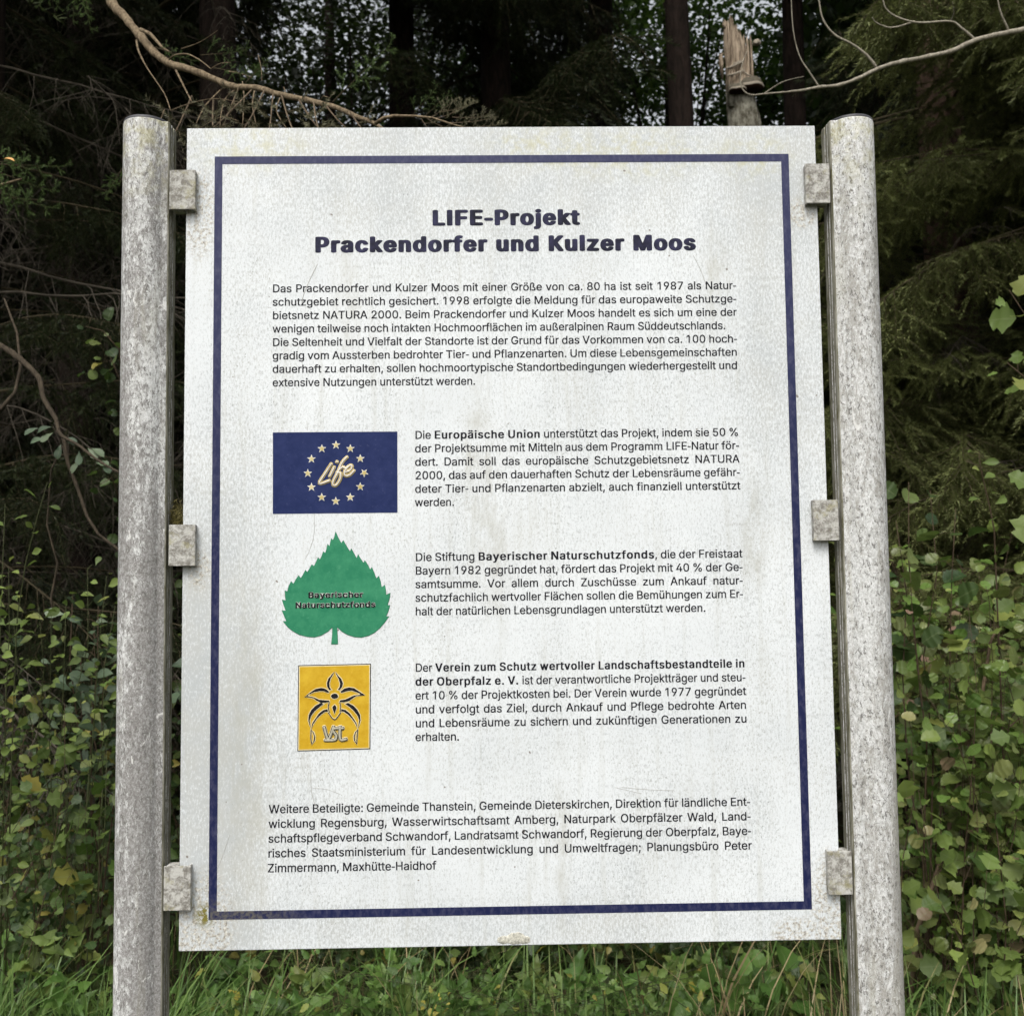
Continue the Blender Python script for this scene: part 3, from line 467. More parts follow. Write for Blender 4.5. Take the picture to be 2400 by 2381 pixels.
_GC = {}
def glyph_tris(ch, bx, bz):
    """union (non-zero winding) of a glyph's outlines, thickened by shifted copies: points, triangles, outer edges"""
    key = (ch, bx, bz)
    if key in _GC: return _GC[key]
    adv, sp = GLY.get(ch, (0, []))
    if ch == '1': sp = sp[1:]
    sh = [(bx*math.cos(q*math.pi/6), bz*math.sin(q*math.pi/6)) for q in range(12)] if bx > .05 and bz < .03 else [(i*bx/2, j*bz) for i in (-2, 0, 2) for j in (-1, 1)] if bx < .03 else [(i*bx/2, j*bz) for i in (-2, -1, 0, 1, 2) for j in (-1, 1)]
    kz = .505/(.505+2*bz); cont = []
    for dx, dz in sh:
        for q in sp: cont.append([(x+dx+bx, z*kz+dz+bz) for x, z in q])
    vs = []; es = []
    for q in cont:
        b0 = len(vs); vs += [Vector(p) for p in q]; es += [(b0+i, b0+(i+1) % len(q)) for i in range(len(q))]
    V, E, F, _, _, _ = delaunay_2d_cdt(vs, es, [], 0, 1e-5)
    def wind(x, y):
        w = 0
        for q in cont:
            for i in range(len(q)):
                (x1, y1), (x2, y2) = q[i-1], q[i]
                if (y1 > y) != (y2 > y) and x < (x2-x1)*(y-y1)/(y2-y1)+x1: w += 1 if y2 > y1 else -1
        return w
    keep = []
    for f in F:
        c = (V[f[0]]+V[f[1]]+V[f[2]])/3
        if wind(c.x, c.y) != 0:
            a = (V[f[1]]-V[f[0]]).cross(V[f[2]]-V[f[0]]); keep.append(tuple(f) if a > 0 else tuple(f[::-1]))
    ed = {}
    for f in keep:
        for i in range(3): ed[(f[i], f[(i+1) % 3])] = 1
    bd = [e for e in ed if (e[1], e[0]) not in ed]
    _GC[key] = ([(v.x, v.y) for v in V], keep, bd); return _GC[key]
def layout(segs, size, xs, gap, bold):
    x = 0; out = []
    for ch, b in segs:
        adv = GLY.get(ch, (0, []))[0]
        if ch == '1': adv -= .02
        if ch == ' ': x += gap; continue
        bx, bz = bold if b else (.0105, .005)
        out.append((glyph_tris(ch, bx, bz), x)); x += (adv+bx*2.0-(.021 if bx < .012 else .040 if bx > .05 and bz < .03 else TRK))*size*xs
    return out, x
TRK = .004
def line_mesh(txt, x0, x1, z, cap, xs, boldall=False, bold=(.020, .006), just=True, y0=-.0003):
    segs = []; b = boldall
    for ch in txt:
        if ch == '*': b = not b; continue
        segs.append((ch, b))
    size = cap/CAP
    _, w0 = layout(segs, size, xs, 0, bold); ns = sum(1 for c, _ in segs if c == ' ')
    w = (x1-x0)+.08*size*xs; mg = (.24 if boldall else .17)*size
    if not ns or boldall or (w-w0)/ns < mg: xs *= (w-ns*mg)/w0; gap = mg
    else: gap = (w-w0)/ns
    P, _ = layout(segs, size, xs, gap, bold); VV = []; FF = []
    for (V, T, E), x in P:
        n = len(V); b0 = len(VV)
        for yy in (y0, y0+.0003):
            VV += [(px*size*xs+x+x0-.04*size*xs, yy, pz*size+z) for px, pz in V]
        FF += [tuple(i+b0 for i in t) for t in T]
        FF += [(b0+e1, b0+e0, b0+n+e0, b0+n+e1) for e0, e1 in E]
    me = bpy.data.meshes.new('text_line'); me.from_pydata(VV, [], FF); me.update(); return me
XS = .985
for txt, x0, x1, z, st in LINES:
    if st == 't': me = line_mesh(txt, x0, x1, z-.0003, .0253, 1.06, True, (.060, .026))
    else: me = line_mesh(txt, x0, x1, z-.0001, .0125, XS, False, (.027, .008))
    bpart('title_line' if st == 't' else 'text_line', me, M_title if st == 't' else M_text)
# ---- emblems (coordinates measured on the board, 0.1 mm)
EMB = {"flag":[[-3623,7822],[-1693,7818],[-1696,6555],[-3619,6555]],"stars":[[-2645,7615],[-2422,7557],[-2268,7399],[-2208,7176],[-2270,6962],[-2425,6800],[-2648,6741],[-2865,6804],[-3023,6963],[-3080,7179],[-3024,7401],[-2863,7561]],"life":[[[-2718,7320],[-2801,7191],[-2903,7018],[-2746,7060]],[[-2672,7270],[-2740,7128]],[[-2632,7353],[-2624,7348]],[[-2475,7423],[-2549,7343],[-2617,7189],[-2693,7029],[-2666,6981],[-2617,7015],[-2574,7102],[-2577,7176],[-2629,7189]],[[-2598,7226],[-2543,7269],[-2494,7243]],[[-2500,7188],[-2426,7218],[-2395,7280],[-2432,7292],[-2494,7231],[-2516,7169],[-2488,7132],[-2426,7150],[-2368,7211]]],"leaf":[[-2650,6268],[-2621,6190],[-2563,6083],[-2534,6128],[-2483,6039],[-2430,5953],[-2409,5999],[-2372,5931],[-2327,5851],[-2305,5908],[-2266,5840],[-2223,5777],[-2201,5815],[-2154,5743],[-2120,5670],[-2096,5707],[-2059,5625],[-2028,5534],[-1989,5573],[-1964,5496],[-1946,5400],[-1899,5434],[-1883,5357],[-1879,5283],[-1814,5312],[-1827,5229],[-1859,5126],[-1820,5126],[-1844,5039],[-1881,4953],[-1839,4952],[-1897,4871],[-1971,4787],[-2056,4715],[-2141,4672],[-2257,4644],[-2363,4653],[-2469,4688],[-2553,4737],[-2629,4806],[-2629,4743],[-2619,4546],[-2715,4547],[-2699,4691],[-2699,4807],[-2764,4745],[-2870,4683],[-2976,4655],[-3081,4665],[-3208,4698],[-3303,4752],[-3377,4810],[-3454,4903],[-3398,4898],[-3435,4985],[-3469,5067],[-3409,5059],[-3441,5143],[-3468,5230],[-3412,5212],[-3423,5291],[-3425,5367],[-3389,5352],[-3368,5439],[-3334,5506],[-3297,5467],[-3263,5533],[-3220,5596],[-3186,5555],[-3146,5616],[-3115,5677],[-3086,5645],[-3051,5700],[-3017,5763],[-2982,5737],[-2950,5800],[-2922,5868],[-2890,5836],[-2866,5889],[-2841,5958],[-2809,5936],[-2788,6005],[-2773,6074],[-2742,6037],[-2731,6100],[-2717,6159],[-2691,6130],[-2669,6185]],"shapes":[[[-2668,4128],[-2714,4078],[-2763,4022],[-2784,3958],[-2779,3901],[-2747,3850],[-2712,3855],[-2739,3892],[-2745,3949],[-2727,4022],[-2694,4078]],[[-2653,4126],[-2608,4065],[-2563,4019],[-2539,3954],[-2547,3902],[-2588,3848],[-2618,3854],[-2592,3890],[-2582,3947],[-2604,4020],[-2637,4077]],[[-3125,3750],[-3020,3831],[-2955,3871],[-2873,3886],[-2808,3873],[-2747,3828],[-2763,3808],[-2824,3833],[-2898,3838],[-2979,3823],[-3060,3787]],[[-3125,3750],[-3076,3766],[-3020,3755],[-2963,3738],[-2906,3709],[-2824,3699],[-2747,3694],[-2743,3670],[-2808,3661],[-2873,3664],[-2938,3693],[-2987,3730],[-3060,3747]],[[-2580,3825],[-2515,3873],[-2449,3888],[-2368,3875],[-2286,3821],[-2205,3768],[-2238,3770],[-2327,3810],[-2409,3839],[-2490,3828],[-2559,3805]],[[-2592,3668],[-2580,3696],[-2498,3707],[-2433,3738],[-2368,3766],[-2262,3775],[-2205,3765],[-2344,3753],[-2393,3718],[-2450,3678],[-2531,3663]],[[-2610,3757],[-2617,3737],[-2638,3722],[-2665,3717],[-2693,3723],[-2713,3738],[-2721,3758],[-2713,3779],[-2693,3793],[-2665,3798],[-2638,3792],[-2617,3777]],[[-2665,3628],[-2641,3604],[-2635,3576],[-2669,3487],[-2702,3589],[-2690,3607]],[[-2877,3660],[-2954,3620],[-3019,3557],[-3060,3477],[-3066,3396],[-3047,3331],[-3025,3271],[-3045,3396],[-3019,3468],[-2962,3540],[-2897,3595],[-2832,3639]],[[-2460,3655],[-2383,3614],[-2318,3548],[-2277,3467],[-2271,3386],[-2290,3322],[-2312,3262],[-2292,3387],[-2318,3460],[-2375,3533],[-2440,3591],[-2505,3636]],[[-2775,3565],[-2840,3550],[-2905,3499],[-2962,3419],[-3003,3355],[-3020,3271],[-2986,3347],[-2938,3418],[-2873,3482],[-2808,3525],[-2763,3527]],[[-2562,3564],[-2497,3547],[-2432,3494],[-2375,3412],[-2334,3347],[-2317,3262],[-2351,3339],[-2399,3412],[-2464,3478],[-2529,3523],[-2574,3526]],[[-3023,3259],[-2982,3218],[-2960,3153],[-2968,3089],[-3017,3017],[-2986,3089],[-2978,3153],[-2994,3206]],[[-2314,3250],[-2355,3210],[-2377,3146],[-2369,3082],[-2320,3009],[-2351,3082],[-2359,3146],[-2343,3198]]],"lines":[[[-2748,3668],[-2762,3602],[-2747,3521]],[[-2586,3665],[-2575,3591],[-2584,3522]],[[-2759,3509],[-2669,3403],[-2576,3506]],[[-3023,3263],[-3027,3138],[-3014,3049]],[[-2314,3254],[-2324,3128],[-2332,3040]]],"vsl":[[[-2824,3292],[-2760,3110],[-2682,3294]],[[-2539,3272],[-2665,3270],[-2690,3238],[-2645,3173],[-2639,3132],[-2669,3097],[-2807,3095]],[[-2580,3293],[-2579,3107],[-2491,3106]]],"sq":[[-3222,4231],[-2112,4241],[-2124,2950],[-3231,2934]]}
D = lambda pts: [(a/10000, b/10000) for a, b in pts]
def stroke(pts, w, y, parent, name, mat, th=.0004, close=False):
    """flattened round-ended ribbon lying on the board"""
    p = [Vector((a, 0, b)) for a, b in pts]
    if len(p) > 2:                            # soften the path
        q = [p[0]]
        for i in range(len(p)-1):
            a = p[max(i-1, 0)]; b = p[i]; c = p[i+1]; d = p[min(i+2, len(p)-1)]
            for t in (.25, .5, .75, 1.):
                q.append(.5*((2*b)+(c-a)*t+(2*a-5*b+4*c-d)*t*t+(3*b-a-3*c+d)*t**3))
        p = q
    t0 = (p[0]-p[1]).normalized(); t1 = (p[-1]-p[-2]).normalized()
    rad = [w/2]*len(p)
    p = [p[0]+t0*w*.42, p[0]+t0*w*.25]+p+[p[-1]+t1*w*.25, p[-1]+t1*w*.42]; rad = [w*.26, w*.43]+rad+[w*.43, w*.26]
    m = MB(); m.tube(p, rad, 8)
    m.v = [(a, y+b*th/(w/2), c) for a, b, c in m.v]
    return m
M_flag = mat_print('blue_emblem_print', (.009, .018, .078), (.019, .030, .105))
M_gold = mat_print('dull_gold_print', (.46, .36, .12), (.62, .55, .34)); M_silver = mat_print('pale_silver_print', (.60, .60, .56), (.72, .72, .68))
M_bronze = mat_print('brown_gold_print', (.30, .21, .13), (.50, .38, .24))
flag = bpart('flag_emblem', flat_mesh('flag_emblem', [D(EMB['flag'])[::-1]], -.0003), M_flag, label='blue rectangle with a ring of twelve gold stars round the handwritten word Life')
for i, (cx, cz) in enumerate(D(EMB['stars'])):
    fl = -1 if i == 3 else 1
    def star(r, k=.42): return [(cx+r*(1 if j % 2 == 0 else k)*math.sin(math.pi*j/5), cz+fl*r*(1 if j % 2 == 0 else k)*math.cos(math.pi*j/5)) for j in range(10)]
    s = bpart('star', flat_mesh('star', [star(.0071)], -.0007), M_silver, flag)
    bpart('star_centre', flat_mesh('star_centre', [star(.0047, .5)], -.0011), M_gold, flag)
for p in EMB['life']:
    for w, y, mt in ((.0058, -.0007, M_gold), (.0034, -.0011, M_bronze), (.0016, -.0015, M_silver)):
        m = stroke(D(p), w, y, flag, 'x', mt); bpart('life_lettering', bmb(m, 'life_lettering', None, smooth=True), mt, flag)
M_green = mat_print('green_leaf_print', (.020, .175, .090), (.044, .24, .125)); M_black = mat_print('black_print', (.006, .006, .009), (.016, .015, .02))
M_dkgreen = mat_print('dark_green_print', (.02, .12, .07), (.05, .2, .12))
leafp = D(EMB['leaf'])
lf = bpart('leaf_emblem', flat_mesh('leaf_emblem', [leafp], -.0007), M_green, label='green toothed leaf emblem with two lines of black lettering')
bpart('leaf_outline', flat_mesh('leaf_outline', [embolden(leafp, .0006)], -.0003), M_dkgreen, lf)
for tx, x0, x1, z in (('Bayerischer', -.3069, -.2235, .5257), ('Naturschutzfonds', -.3267, -.2045, .5103)):
    for bd, y, mt, nm in (((.066, .034), -.0011, M_silver, 'lettering_edge'), ((.030, .008), -.0018, M_black, 'lettering')):
        bpart(nm, line_mesh(tx, x0, x1, z, .0086, 1.15, True, bd, y0=y), mt, lf)
M_yel = mat_print('yellow_emblem_print', (.48, .285, .012), (.58, .38, .03)); M_greyp = mat_print('grey_beige_print', (.36, .34, .26), (.44, .42, .34)); M_cream = mat_print('cream_print', (.66, .56, .30), (.72, .64, .42))
sq = D(EMB['sq'])
fe = bpart('flower_emblem', flat_mesh('flower_emblem', [sq[::-1]], -.0003), M_black, label='yellow square emblem with a black orchid outline and the letters VSL')
ins = lambda d: [(sq[0][0]+d, sq[0][1]-d), (sq[1][0]-d, sq[1][1]-d), (sq[2][0]-d, sq[2][1]+d), (sq[3][0]+d, sq[3][1]+d)]
bpart('emblem_rim', flat_mesh('emblem_rim', [ins(.0013), ins(.0025)[::-1]], -.0007), M_cream, fe)
bpart('emblem_field', flat_mesh('emblem_field', [ins(.0025)[::-1]], -.0007), M_yel, fe)
for p in EMB['shapes']:
    q = D(p)
    ar = sum(q[i-1][0]*q[i][1]-q[i][0]*q[i-1][1] for i in range(len(q)))
    if ar > 0: q = q[::-1]
    bpart('petal_edge', flat_mesh('petal_edge', [embolden(q, .0010)], -.0011), M_cream, fe)
    bpart('petal', flat_mesh('petal', [embolden(q, -.0001)], -.0015), M_black, fe)
for p in EMB['lines']:
    for w, y, mt in ((.0026, -.0010, M_cream), (.0013, -.0016, M_black)):
        bpart('petal_line', bmb(stroke(D(p), w, y, fe, 'x', mt), 'petal_line', None, smooth=True), mt, fe)
for k, p in enumerate(EMB['vsl']):
    for w, y, mt in ((.0068, -.0010, M_cream), (.0052, -.0014, M_black), (.0034, -.0020-.0004*k, M_greyp)):
        bpart('initial', bmb(stroke(D(p), w, y, fe, 'x', mt), 'initial', None, smooth=True), mt, fe)
# ---- scratches and a chipped blister on the panel
M_scr = simple('scratch_grey', (.42, .42, .40), .7)
for pts, w in (([(-.2935, 1.048), (-.305, 1.025), (-.315, 1.0), (-.318, .985)], .0011), ([(.300, 1.058), (.312, 1.032), (.318, 1.012)], .0009), ([(-.3, .70), (-.298, .63), (-.305, .60), (-.312, .585)], .0007),
               ([(-.303, .262), (-.302, .235), (-.297, .215), (-.29, .205)], .0009), ([(-.30, .238), (-.28, .236), (-.258, .228)], .0007), ([(.17, .232), (.21, .228), (.25, .226)], .0007),
               ([(-.425, .17), (-.437, .135), (-.446, .115)], .0007), ([(.16, .232), (.20, .222)], .0006), ([(.17, .905), (.23, .898), (.3, .897)], .0005), ([(-.31, .80), (-.309, .792), (-.309, .785)], .0007)):
    bpart('scratch', bmb(stroke(pts, w, -.0002, board, 'x', None, .0002), 'scratch', None, smooth=True), M_scr)
for (a, b, r_, dz) in ((-.010, .0085, .012, .50), (.006, .0105, .0135, .66), (.019, .008, .009, .66), (.002, .005, .007, .5)):
    bm = bmesh.new(); bmesh.ops.create_icosphere(bm, subdivisions=3, radius=1)
    for v in bm.verts:
        n = .12*math.sin(7*v.co.x+a*900)*math.cos(6*v.co.z); v.co *= 1+n
        v.co = Vector((a+v.co.x*r_, v.co.y*.0012, max(.0012, b+v.co.z*r_*dz)))
    me = bpy.data.meshes.new('paint_blister'); bm.to_mesh(me); bm.free(); me.polygons.foreach_set('use_smooth', [True]*len(me.polygons))
    bpart('paint_blister', me, M_blist if 'M_blist' in globals() else globals().setdefault('M_blist', simple('chipped_enamel', (.44, .43, .37), .6, .3, .6, 260)))
# ---- posts: round tube with a grooved channel on the side of the panel
M_cap = simple('dark_plastic_cap', (.045, .045, .05), .5, .4, .3, 90); M_groove = mat_groove()
def ring_profile(side, r=.036):
    """outline of the post section: a circle merging into the front jaw of the channel"""
    P = []
    n = 40
    a0 = math.asin(.019/r)
    for i in range(n+1):
        a = a0+(2*math.pi-2*a0)*i/n; P.append((r*math.cos(a), r*math.sin(a)))
    # front (towards -y) jaw and rear jaw with a slot between
    e = .0405
    P += [(e-.0015, -.019), (e, -.0175), (e, -.0075), (e-.012, -.0075), (e-.012, -.0045), (e, -.0045), (e, .0015), (e-.012, .0015), (e-.012, .0055), (e, .0055), (e, .0175), (e-.0015, .019)]
    # order: circle runs from +a0 through pi to -a0, then the jaws from front to rear
    P = P[:n+1]+P[n+1:]
    return [(side*x, y) for x, y in P]
def post(side, xt, xb, zt, mat, rot, lab):
    prof = ring_profile(side)
    if side < 0: prof = prof[::-1]
    zb = -Z0-.02; cr, sr = math.cos(rot), math.sin(rot)
    rows = [zb, -.5, -.1, .3, .7, 1.0, 1.2, zt-.002, zt]; n = len(prof); V = []; F = []
    for k, z in enumerate(rows):
        xc = xb+(xt-xb)*(z+.1)/(zt+.1); s = .985 if k == len(rows)-1 else 1
        for x, y in prof: V.append((xc+(x*cr-y*sr)*s, .007+(x*sr+y*cr)*s, z))
    for k in range(len(rows)-1):
        for i in range(n):
            j = (i+1) % n; F.append((k*n+i, k*n+j, (k+1)*n+j, (k+1)*n+i))
    F.append(tuple(range((len(rows)-1)*n, len(rows)*n)))
    me = bpy.data.meshes.new('post'); me.from_pydata(V, [], F); me.update()
    bm = bmesh.new(); bm.from_mesh(me); bmesh.ops.recalc_face_normals(bm, faces=bm.faces[:]); bm.to_mesh(me); bm.free()
    me.materials.append(mat); me.materials.append(M_groove)
    # faces of the channel slot get the dirty metal
    jaw = set(range(42, n))
    for p in me.polygons:
        ids = [v % n for v in p.vertices]; p.use_smooth = True
        nr = p.normal
        if len(ids) == 4:
            okk = all((41 <= (i if side > 0 else n-1-i)) for i in ids)
            if okk: p.material_index = 1; p.use_smooth = False
            if nr.y < -.99 and okk: p.material_index = 0
    o = link('post', me, board); o.location = (0, 0, Z0); o['label'] = lab
    # domed plastic cap
    m = MB(); pts = []
    r = .0355
    for zz, rr in ((0, r), (.0022, r*1.0), (.0042, r*.97), (.0056, r*.86), (.0066, r*.55), (.0070, r*.02)): pts.append((zz, rr))
    V = []; F = []; n = 40
    for zz, rr in pts:
        for i in range(n): V.append((xt+rr*math.cos(2*math.pi*i/n), .007+rr*math.sin(2*math.pi*i/n), zt+.0005+zz))
    for k in range(len(pts)-1):
        for i in range(n): F.append((k*n+i, k*n+(i+1) % n, (k+1)*n+(i+1) % n, (k+1)*n+i))
    m.add(V, F); c = bpart('post_cap', bmb(m, 'post_cap', None, smooth=True), M_cap, o)
    return o
# side=+1 puts the channel on +x
M_postL = mat_post(2.3, .105, (.205, .196, .188)); M_postR = mat_post(8.7, .05, (.31, .30, .275))
pL = post(1, -.5648, -.5612, 1.2745, M_postL, 0, 'left post, greyer with lichen and dark blotches')
pR = post(-1, .5590, .5568, 1.2710, M_postR, R(3), 'right post, paler with white flakes and an ochre groove')
# ---- clips: bent plates gripping the panel edge
M_clip = mat_clip()
for x0, x1, zt, zb, tilt in ((-.5222, -.4818, 1.1956, 1.1326, 0), (-.5172, -.4771, .6397, .5766, 0), (-.5192, -.4792, .1289, .0640, 0), (.4780, .5166, 1.2008, 1.1369, -.0012), (.4731, .5124, .6672, .6041, -.001), (.4780, .5150, .1345, .0703, -.0008)):
    s = 1 if x0 < 0 else -1               # s=+1: panel lies to the right of the clip
    m = MB()
    xi, xo = (x1, x0) if s > 0 else (x0, x1)
    m.box(min(xi, xo), max(xi, xo), -.0140, -.0105, zb, zt)                    # front plate
    m.box(*sorted((xi-s*.0205, xo+s*.0020)), -.0105+.0002, .0100, zb+.001, zt-.0006)      # block between panel edge and channel
    m.box(*sorted((xi-s*.0012, xi-s*.0035)), -.0105, -.0004, zb, zt)              # lip pressing on the panel
    m.box(*sorted((xi-s*.004, xo+s*.003)), .0102, .0132, zb+.001, zt-.001)         # rear plate
    bpart('clip', bmb(m, 'clip', None, .0005), M_clip)
# ================================================================== ground
def vnoise(x, y, s=1.):
    return math.sin(x*1.7*s+1.3)*math.cos(y*1.3*s-.7)*.5+math.sin(x*.6*s-y*.9*s+2)*.5
M = NT('forest_floor_soil'); v = M.obj()
c = M.mix(M.rng(M.noise(v, 3, 5, .7), .35, .65), (.045, .034, .02), (.032, .045, .016)); c = M.mix(M.rng(M.noise(v, 45, 4, .8), .5, .7, 0, .6), c, (.13, .09, .045))
M_soil = M.bsdf(c, .95, .1, M.noise(v, 60, 5, .8), .8, .02)
xs = np.concatenate([-np.geomspace(150, 6, 14), np.linspace(-5.5, 5.5, 56), np.geomspace(6, 150, 14)])
ys = np.concatenate([-np.geomspace(150, 4, 12), np.linspace(-3.5, 9, 60), np.geomspace(9.5, 150, 14)])
def gz(x, y): return .05*vnoise(x, y)*min(1, max(0, (y+.5)/2)) + .02*math.sin(3*x+2*y)*min(1, max(0, y))
V = [(x, y, gz(x, y)) for y in ys for x in xs]; nx = len(xs)
F = [(j*nx+i, j*nx+i+1, (j+1)*nx+i+1, (j+1)*nx+i) for j in range(len(ys)-1) for i in range(nx-1)]
g = link('ground', mesh_from('ground', V, F), None, M_soil); g['kind'] = 'structure'

# ================================================================== leaf shapes
def leaf_shape(n=6, width=.38, prof=None, teeth=0., fold=.25, curl=.25, lobes=None, seed=0):
    """leaf of unit length from the stalk at the origin along +Y; returns verts, triangles, across"""
    r = random.Random(seed); V = []; A = []; F = []
    ts = [i/n for i in range(n+1)]
    for i, t in enumerate(ts):
        w = prof(t)*width
        if lobes: w *= lobes(t)
        z = -curl*t*t + .03*r.uniform(-1, 1)
        V.append((0, t, z)); A.append(0)
        if 0 < i < n:
            for s in (-1, 1):
                ww = w*(1+(teeth if i % 2 else -teeth))
                V.append((s*ww, t+(.05 if lobes is None else 0)-teeth*.1, z+fold*ww+.03*r.uniform(-1, 1))); A.append(1)
    # index helper
    mid = [0]+[1+3*(i-1) for i in range(1, n)]+[1+3*(n-1)]
    for i in range(n):
        a, b = mid[i], mid[i+1]
        for s in (1, 2):
            ea = a+s if 0 < i else None; eb = b+s if i+1 < n else None
            tri = []
            if ea and eb: tri = [(a, ea, eb), (a, eb, b)]
            elif eb: tri = [(a, eb, b)]
            elif ea: tri = [(a, ea, b)]
            for t_ in tri: F.append(t_ if s == 1 else t_[::-1])
    return np.array(V), np.array(F), np.array(A, float)
pr_ovate = lambda t: (math.sin(math.pi*min(1, t**.72))**.8)
pr_obov = lambda t: (math.sin(math.pi*min(1, t**1.5))**.8)
pr_round = lambda t: (math.sin(math.pi*min(1, t**.82))**.62)
pr_lance = lambda t: (math.sin(math.pi*min(1, t**.6))**1.1)
SH = {
 'serrate': [leaf_shape(8, .40, pr_ovate, .08, f_, c_, seed=s) for s, f_, c_ in ((1, .35, .25), (2, .15, .1), (3, .5, .4), (4, -.2, .3))],
 'round':   [leaf_shape(11, .45, pr_round, .09, f_, c_, seed=s) for s, f_, c_ in ((5, .2, .2), (6, .4, .35), (7, -.1, .15))],
 'obovate': [leaf_shape(6, .27, pr_obov, 0, f_, c_, seed=s) for s, f_, c_ in ((8, .3, .2), (9, .5, .35), (10, .1, .05))],
 'nettle':  [leaf_shape(9, .27, pr_lance, .12, f_, c_, seed=s) for s, f_, c_ in ((11, .4, .35), (12, .2, .15))],
 'lobed':   [leaf_shape(8, .48, pr_round, .0, f_, c_, lobes=lambda t: 1+.28*math.cos(t*16), seed=s) for s, f_, c_ in ((13, .25, .2), (14, .1, .1))],
}
LEAFME = {}
def leaf_me(kind, i, mat):
    k = (kind, i, mat.name)
    if k not in LEAFME:
        V, F, A = SH[kind][i]; me = mesh_from('leaf', V, F, True, {'across': A}); me.materials.append(mat); LEAFME[k] = me
    return LEAFME[k]
G1 = (.068, .128, .026); G2 = (.115, .185, .040); G3 = (.175, .235, .058); DG = (.026, .055, .018); OL = (.125, .145, .050); YE = (.30, .27, .05); BR = (.17, .095, .055); PK = (.27, .17, .13); GY = (.095, .14, .085)
L_bramble = mat_leaf('bramble_leaf', [(0, G1), (.3, G2), (.55, OL), (.78, G3), (.92, (.20, .22, .07)), (.965, (.22, .17, .10)), (1, PK)], vein=.5, rough=.38)
L_mid = mat_leaf('shrub_leaf', [(0, DG), (.3, (.030, .056, .015)), (.6, (.050, .085, .022)), (.88, (.10, .135, .038)), (.96, (.18, .17, .04)), (1, (.24, .20, .05))])
L_young = mat_leaf('young_leaf', [(0, (.085, .135, .03)), (.5, (.13, .185, .045)), (.85, (.15, .20, .05)), (1, (.21, .23, .06))], vein=.45)
L_grey = mat_leaf('sallow_leaf', [(0, (.06, .095, .055)), (.6, GY), (1, (.13, .17, .10))], rough=.4)
L_nettle = mat_leaf('nettle_leaf', [(0, (.05, .11, .022)), (.6, (.08, .16, .033)), (1, (.12, .21, .045))])
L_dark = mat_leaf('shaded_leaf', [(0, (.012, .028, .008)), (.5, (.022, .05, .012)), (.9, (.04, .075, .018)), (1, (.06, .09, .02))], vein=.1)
L_far = mat_leaf('far_beech_leaf', [(0, (.014, .036, .010)), (.6, (.034, .078, .016)), (1, (.09, .145, .028))], trans=.35, vein=0)
M_stem = simple('brown_stem', (.065, .045, .028), .8, .2, .35, 50); M_gstem = simple('green_stem', (.050, .060, .022), .7, .25, .3, 60)
M_twig = simple('dead_spruce_twig', (.15, .115, .08), .9, .1, .4, 30)
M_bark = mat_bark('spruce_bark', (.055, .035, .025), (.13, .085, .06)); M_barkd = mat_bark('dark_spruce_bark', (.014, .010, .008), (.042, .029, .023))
M_palebark = mat_bark('pale_branch_bark', (.19, .17, .13), (.38, .35, .28), 3., .8, .5)
M_brbark = mat_bark('branch_bark', (.085, .062, .038), (.27, .21, .135), 3.5, .85, .6, .6)
def nmat(name, a, b):
    M = NT(name); r = M.n('ShaderNodeAttribute', attribute_name='rnd').outputs['Fac']; oi = M.n('ShaderNodeObjectInfo').outputs['Random']
    c = M.mix(r, a, b); hs = M.n('ShaderNodeHueSaturation'); M.l(M.rng(oi, 0, 1, .7, 1.3), hs.inputs['Value']); M.l(c, hs.inputs['Color'])
    return M.bsdf(hs.outputs[0], .55, .25, trans=.15, tcol=hs.outputs[0])
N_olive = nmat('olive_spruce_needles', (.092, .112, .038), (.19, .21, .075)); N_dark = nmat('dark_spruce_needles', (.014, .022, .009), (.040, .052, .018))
N_fresh = nmat('fresh_spruce_needles', (.060, .105, .032), (.13, .19, .06)); N_dull = nmat('dull_spruce_needles', (.075, .075, .042), (.16, .15, .085))

